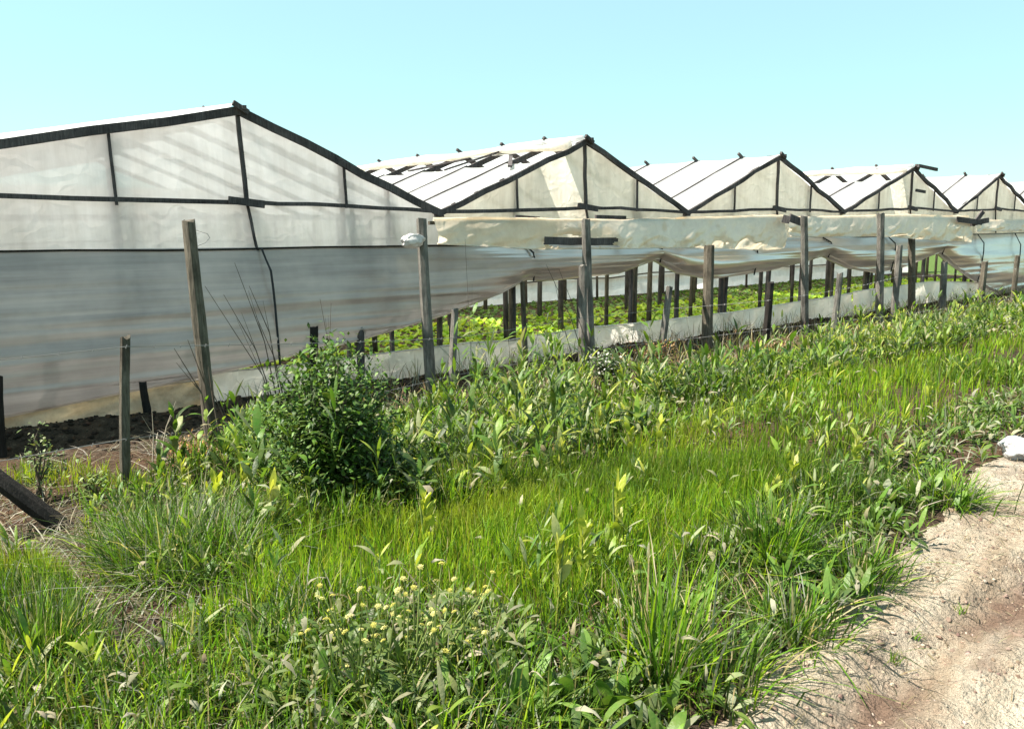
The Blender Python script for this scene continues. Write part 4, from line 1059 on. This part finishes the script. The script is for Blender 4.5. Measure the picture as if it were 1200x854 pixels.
# --- long coarse grass tufts that stand out near the path
def tuft(label, u, v, hp, n, cols, wts, lean, wd, seed, rad=.10):
    g2 = np.random.default_rng(seed); P = on_ground(u, v); H = hp * ((P - _E) @ _F) / F_PX
    x = P[0] + g2.normal(0, rad, n); y = P[1] + g2.normal(0, rad, n)
    az = np.arctan2(y - P[1], x - P[0]) + g2.normal(0, .5, n)
    V, T, C = blades(x, y, H * g2.uniform(.5, 1.1, n), wd * g2.uniform(.7, 1.3, n), np.abs(g2.normal(0, lean, n)) + .1, palette(n, cols, wts), az=az, curl=.38)
    o = link('grass_tuft', mesh_np('grass_tuft', V - P, T, M['grass'], C), None, tuple(P)); return tag(o, label, 'grass tuft', 'grass tufts standing out from the verge')
G4 = [GREEN, DEEP, LIME, STRAW, GREY]
for k, (lab, u, v, hp, n, wt, ln) in enumerate([
    ('big arching tussock of mixed green and pale blades before the slim wired post', 195, 668, 95, 600, [3, 6, .8, 1, 1.2], .7),
    ('second tussock in front of the square post, dark underneath', 265, 660, 85, 450, [2, 7, .6, .8, 1.4], .8),
    ('long coarse tuft fanning out over the sand at the near path edge', 850, 800, 95, 170, [3, 3, 1, 1.5, 1.2], .7),
    ('upright coarse tuft of long stems in the near grass', 770, 790, 150, 240, [4, 2, 2, 1, .5], .45),
    ('dark green tall tuft at the near frame corner by the litter', 45, 785, 100, 700, [2, 5, .6, .3, .3], .45),
    ('dark sprawling tuft on the path edge, middle part', 930, 742, 70, 300, [3, 5, .6, .8, 1], .75),
    ('tuft on the path edge beyond the sprawling one', 1005, 678, 60, 300, [3, 4, 1, .8, 1], .75),
    ('deep green tuft within the lush grass near the path', 905, 660, 80, 420, [4, 4, 1, .3, .2], .55),
    ('low tuft at the far path edge near the white bag', 1110, 590, 50, 300, [3, 2, 2, 1, 1], .9),
    ]):
    tuft(lab, u, v, hp, n, G4, wt, ln, .007, 800 + k, .13 if k < 2 else .09)

# --- crop inside the greenhouse
V, T = leaf_tri(leaf_pts(1, .75, .9, .3, .03, 3, .0, .2)); m_ = len(V)
for row in np.arange(10.25, 17.0, .30):
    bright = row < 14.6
    for x in np.arange(3.2, 33, .25):
        xx, yy = x + random.uniform(-.05, .05), row + random.uniform(-.04, .04)
        u, v, _ = proj(xx, yy, .15)
        if not (-60 < u < 1290): continue
        s_ = random.uniform(.12, .18) if bright else random.uniform(.10, .15)
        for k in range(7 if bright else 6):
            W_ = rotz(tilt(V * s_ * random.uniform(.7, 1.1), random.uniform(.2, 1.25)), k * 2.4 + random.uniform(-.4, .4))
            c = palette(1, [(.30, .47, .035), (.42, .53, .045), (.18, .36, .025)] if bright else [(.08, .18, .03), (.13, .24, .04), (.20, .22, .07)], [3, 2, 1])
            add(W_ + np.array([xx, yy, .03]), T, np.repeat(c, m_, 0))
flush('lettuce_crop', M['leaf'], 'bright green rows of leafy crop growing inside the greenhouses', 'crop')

# --- soil clods: loose lumps
def clod_mesh(seed, mat):
    g2 = np.random.default_rng(seed); V = []; n = 5; m_ = 8
    V = [(0, 0, .75)]; 
    for i in range(1, n):
        a = math.pi * .62 * i / (n - 1)
        for j in range(m_):
            p_ = 2 * math.pi * j / m_; k = g2.uniform(.5, 1.4)
            V.append((math.sin(a) * math.cos(p_) * k, math.sin(a) * math.sin(p_) * k, math.cos(a) * .7 * k))
    F_ = [(0, 1 + j, 1 + (j + 1) % m_) for j in range(m_)]
    for i in range(n - 2):
        for j in range(m_):
            a, b_ = 1 + i * m_ + j, 1 + i * m_ + (j + 1) % m_; F_ += [(a, a + m_, b_ + m_), (a, b_ + m_, b_)]
    return np.array(V), np.array(F_)
def rough_clod(seed):
    n = 9; V = []
    for i in range(n + 1):
        for j in range(2 * n):
            a = math.pi * i / n; p_ = math.pi * j / n; d = np.array([math.sin(a) * math.cos(p_), math.sin(a) * math.sin(p_), math.cos(a)])
            k = .75 + .8 * float(vnoise(d[0] * 1.6 + 7, d[1] * 1.6 + d[2] * 2, seed)) + .75 * float(vnoise(d[0] * 5 + 7, d[1] * 5 + d[2] * 6, seed + 3)); V.append(d * k)
    F_ = [(i * 2 * n + j, (i + 1) * 2 * n + j, (i + 1) * 2 * n + (j + 1) % (2 * n), i * 2 * n + (j + 1) % (2 * n)) for i in range(n) for j in range(2 * n)]
    return np.array(V), np.array(F_)
CLM = [mesh_np('soil_clod', *rough_clod(i * 11), M['clod']) for i in range(6)]
for k in range(11):
    u, v = random.choice([(1160, 735), (1120, 760), (1180, 700), (1100, 790), (1150, 770), (1060, 740), (1195, 690)])
    u += random.gauss(0, 26); v += random.gauss(0, 16)
    q = onZ(u, v, PATH_Z); s_ = random.uniform(.012, .034)
    if q[1] > float(edge(q[0])) - .15: continue
    o = link('soil_clod', CLM[k % 6], None, (q[0], q[1], path_z(q[0], q[1]) - s_ * .42), (0, 0, random.uniform(0, 6)), (s_, s_ * random.uniform(.7, 1.2), s_ * random.uniform(.6, .9)))
    tag(o, 'crumbly lump of earth lying along the rut of the sandy path', 'clod', 'earth clods in the path rut')
# fine crumbs on the path and rough lumps on the soil bank
for i, (n, kind) in enumerate(((4200, 'path'), (5200, 'bank'))):
    V0, T0 = clod_mesh(90 + i, None)
    for k in range(n):
        if kind == 'path':
            x = random.uniform(.5, 8); tt = -abs(random.gauss(0, .9)) - .02; y = float(edge(x)) + tt; s_ = random.choice((.003, .004, .005, .007, .010)); z = path_z(x, y) if k < n else 0
            c = palette(1, [(.28, .215, .16), (.17, .12, .09), (.33, .265, .205)], [2, 2, 1])
        else:
            x = random.uniform(-3, 27); y = 9.25 + random.gauss(0, .3); s_ = random.uniform(.008, .034); z = float(ground_z(x, y))
            if y > 9.66: continue
            c = palette(1, [(.026, .019, .014), (.05, .035, .024), (.09, .05, .03)], [3, 2, 1])
        add(rotz(V0 * np.array([s_, s_ * random.uniform(.6, 1.2), s_ * .8]), random.uniform(0, 6)) + np.array([x, y, z]), T0, np.repeat(c, len(V0), 0))
    t = NT('crumb_' + kind); a = t.n('ShaderNodeAttribute', attribute_name='Col'); mm = t.done(t.bsdf(a.outputs['Color'], .95, t.bump(t.noise(t.pos(), 80, 4), .8, .01), .1))
    flush('path_crumbs' if kind == 'path' else 'soil_lumps', mm, 'fine loose crumbs scattered over the sandy path' if kind == 'path' else 'dark rough lumps of dug soil banked against the greenhouse foot', 'soil')
# sprigs of grass on the path
for k, (u, v, hp, lab) in enumerate([(1048, 770, 26, 'single small grass sprig growing in the sandy path'), (1072, 742, 16, 'tiny yellowed sprig on the path beyond the small sprig'), (1125, 712, 18, 'tiny green sprig beside the clods on the path')]):
    q = onZ(u, v, PATH_Z); H = hp * ((q - _E) @ _F) / F_PX; n = 14
    x = q[0] + rng.normal(0, .012, n); y = q[1] + rng.normal(0, .012, n)
    V, T, C = blades(x, y, H * rng.uniform(.6, 1.1, n), np.full(n, .004), rng.uniform(.2, .9, n), palette(n, [GREEN, OLIVE], [2, 1]), z=np.full(n, path_z(q[0], q[1]) - .005))
    tag(link('grass_sprig', mesh_np('grass_sprig', V - q, T, M['grass'], C), None, tuple(q)), lab, 'grass sprig')
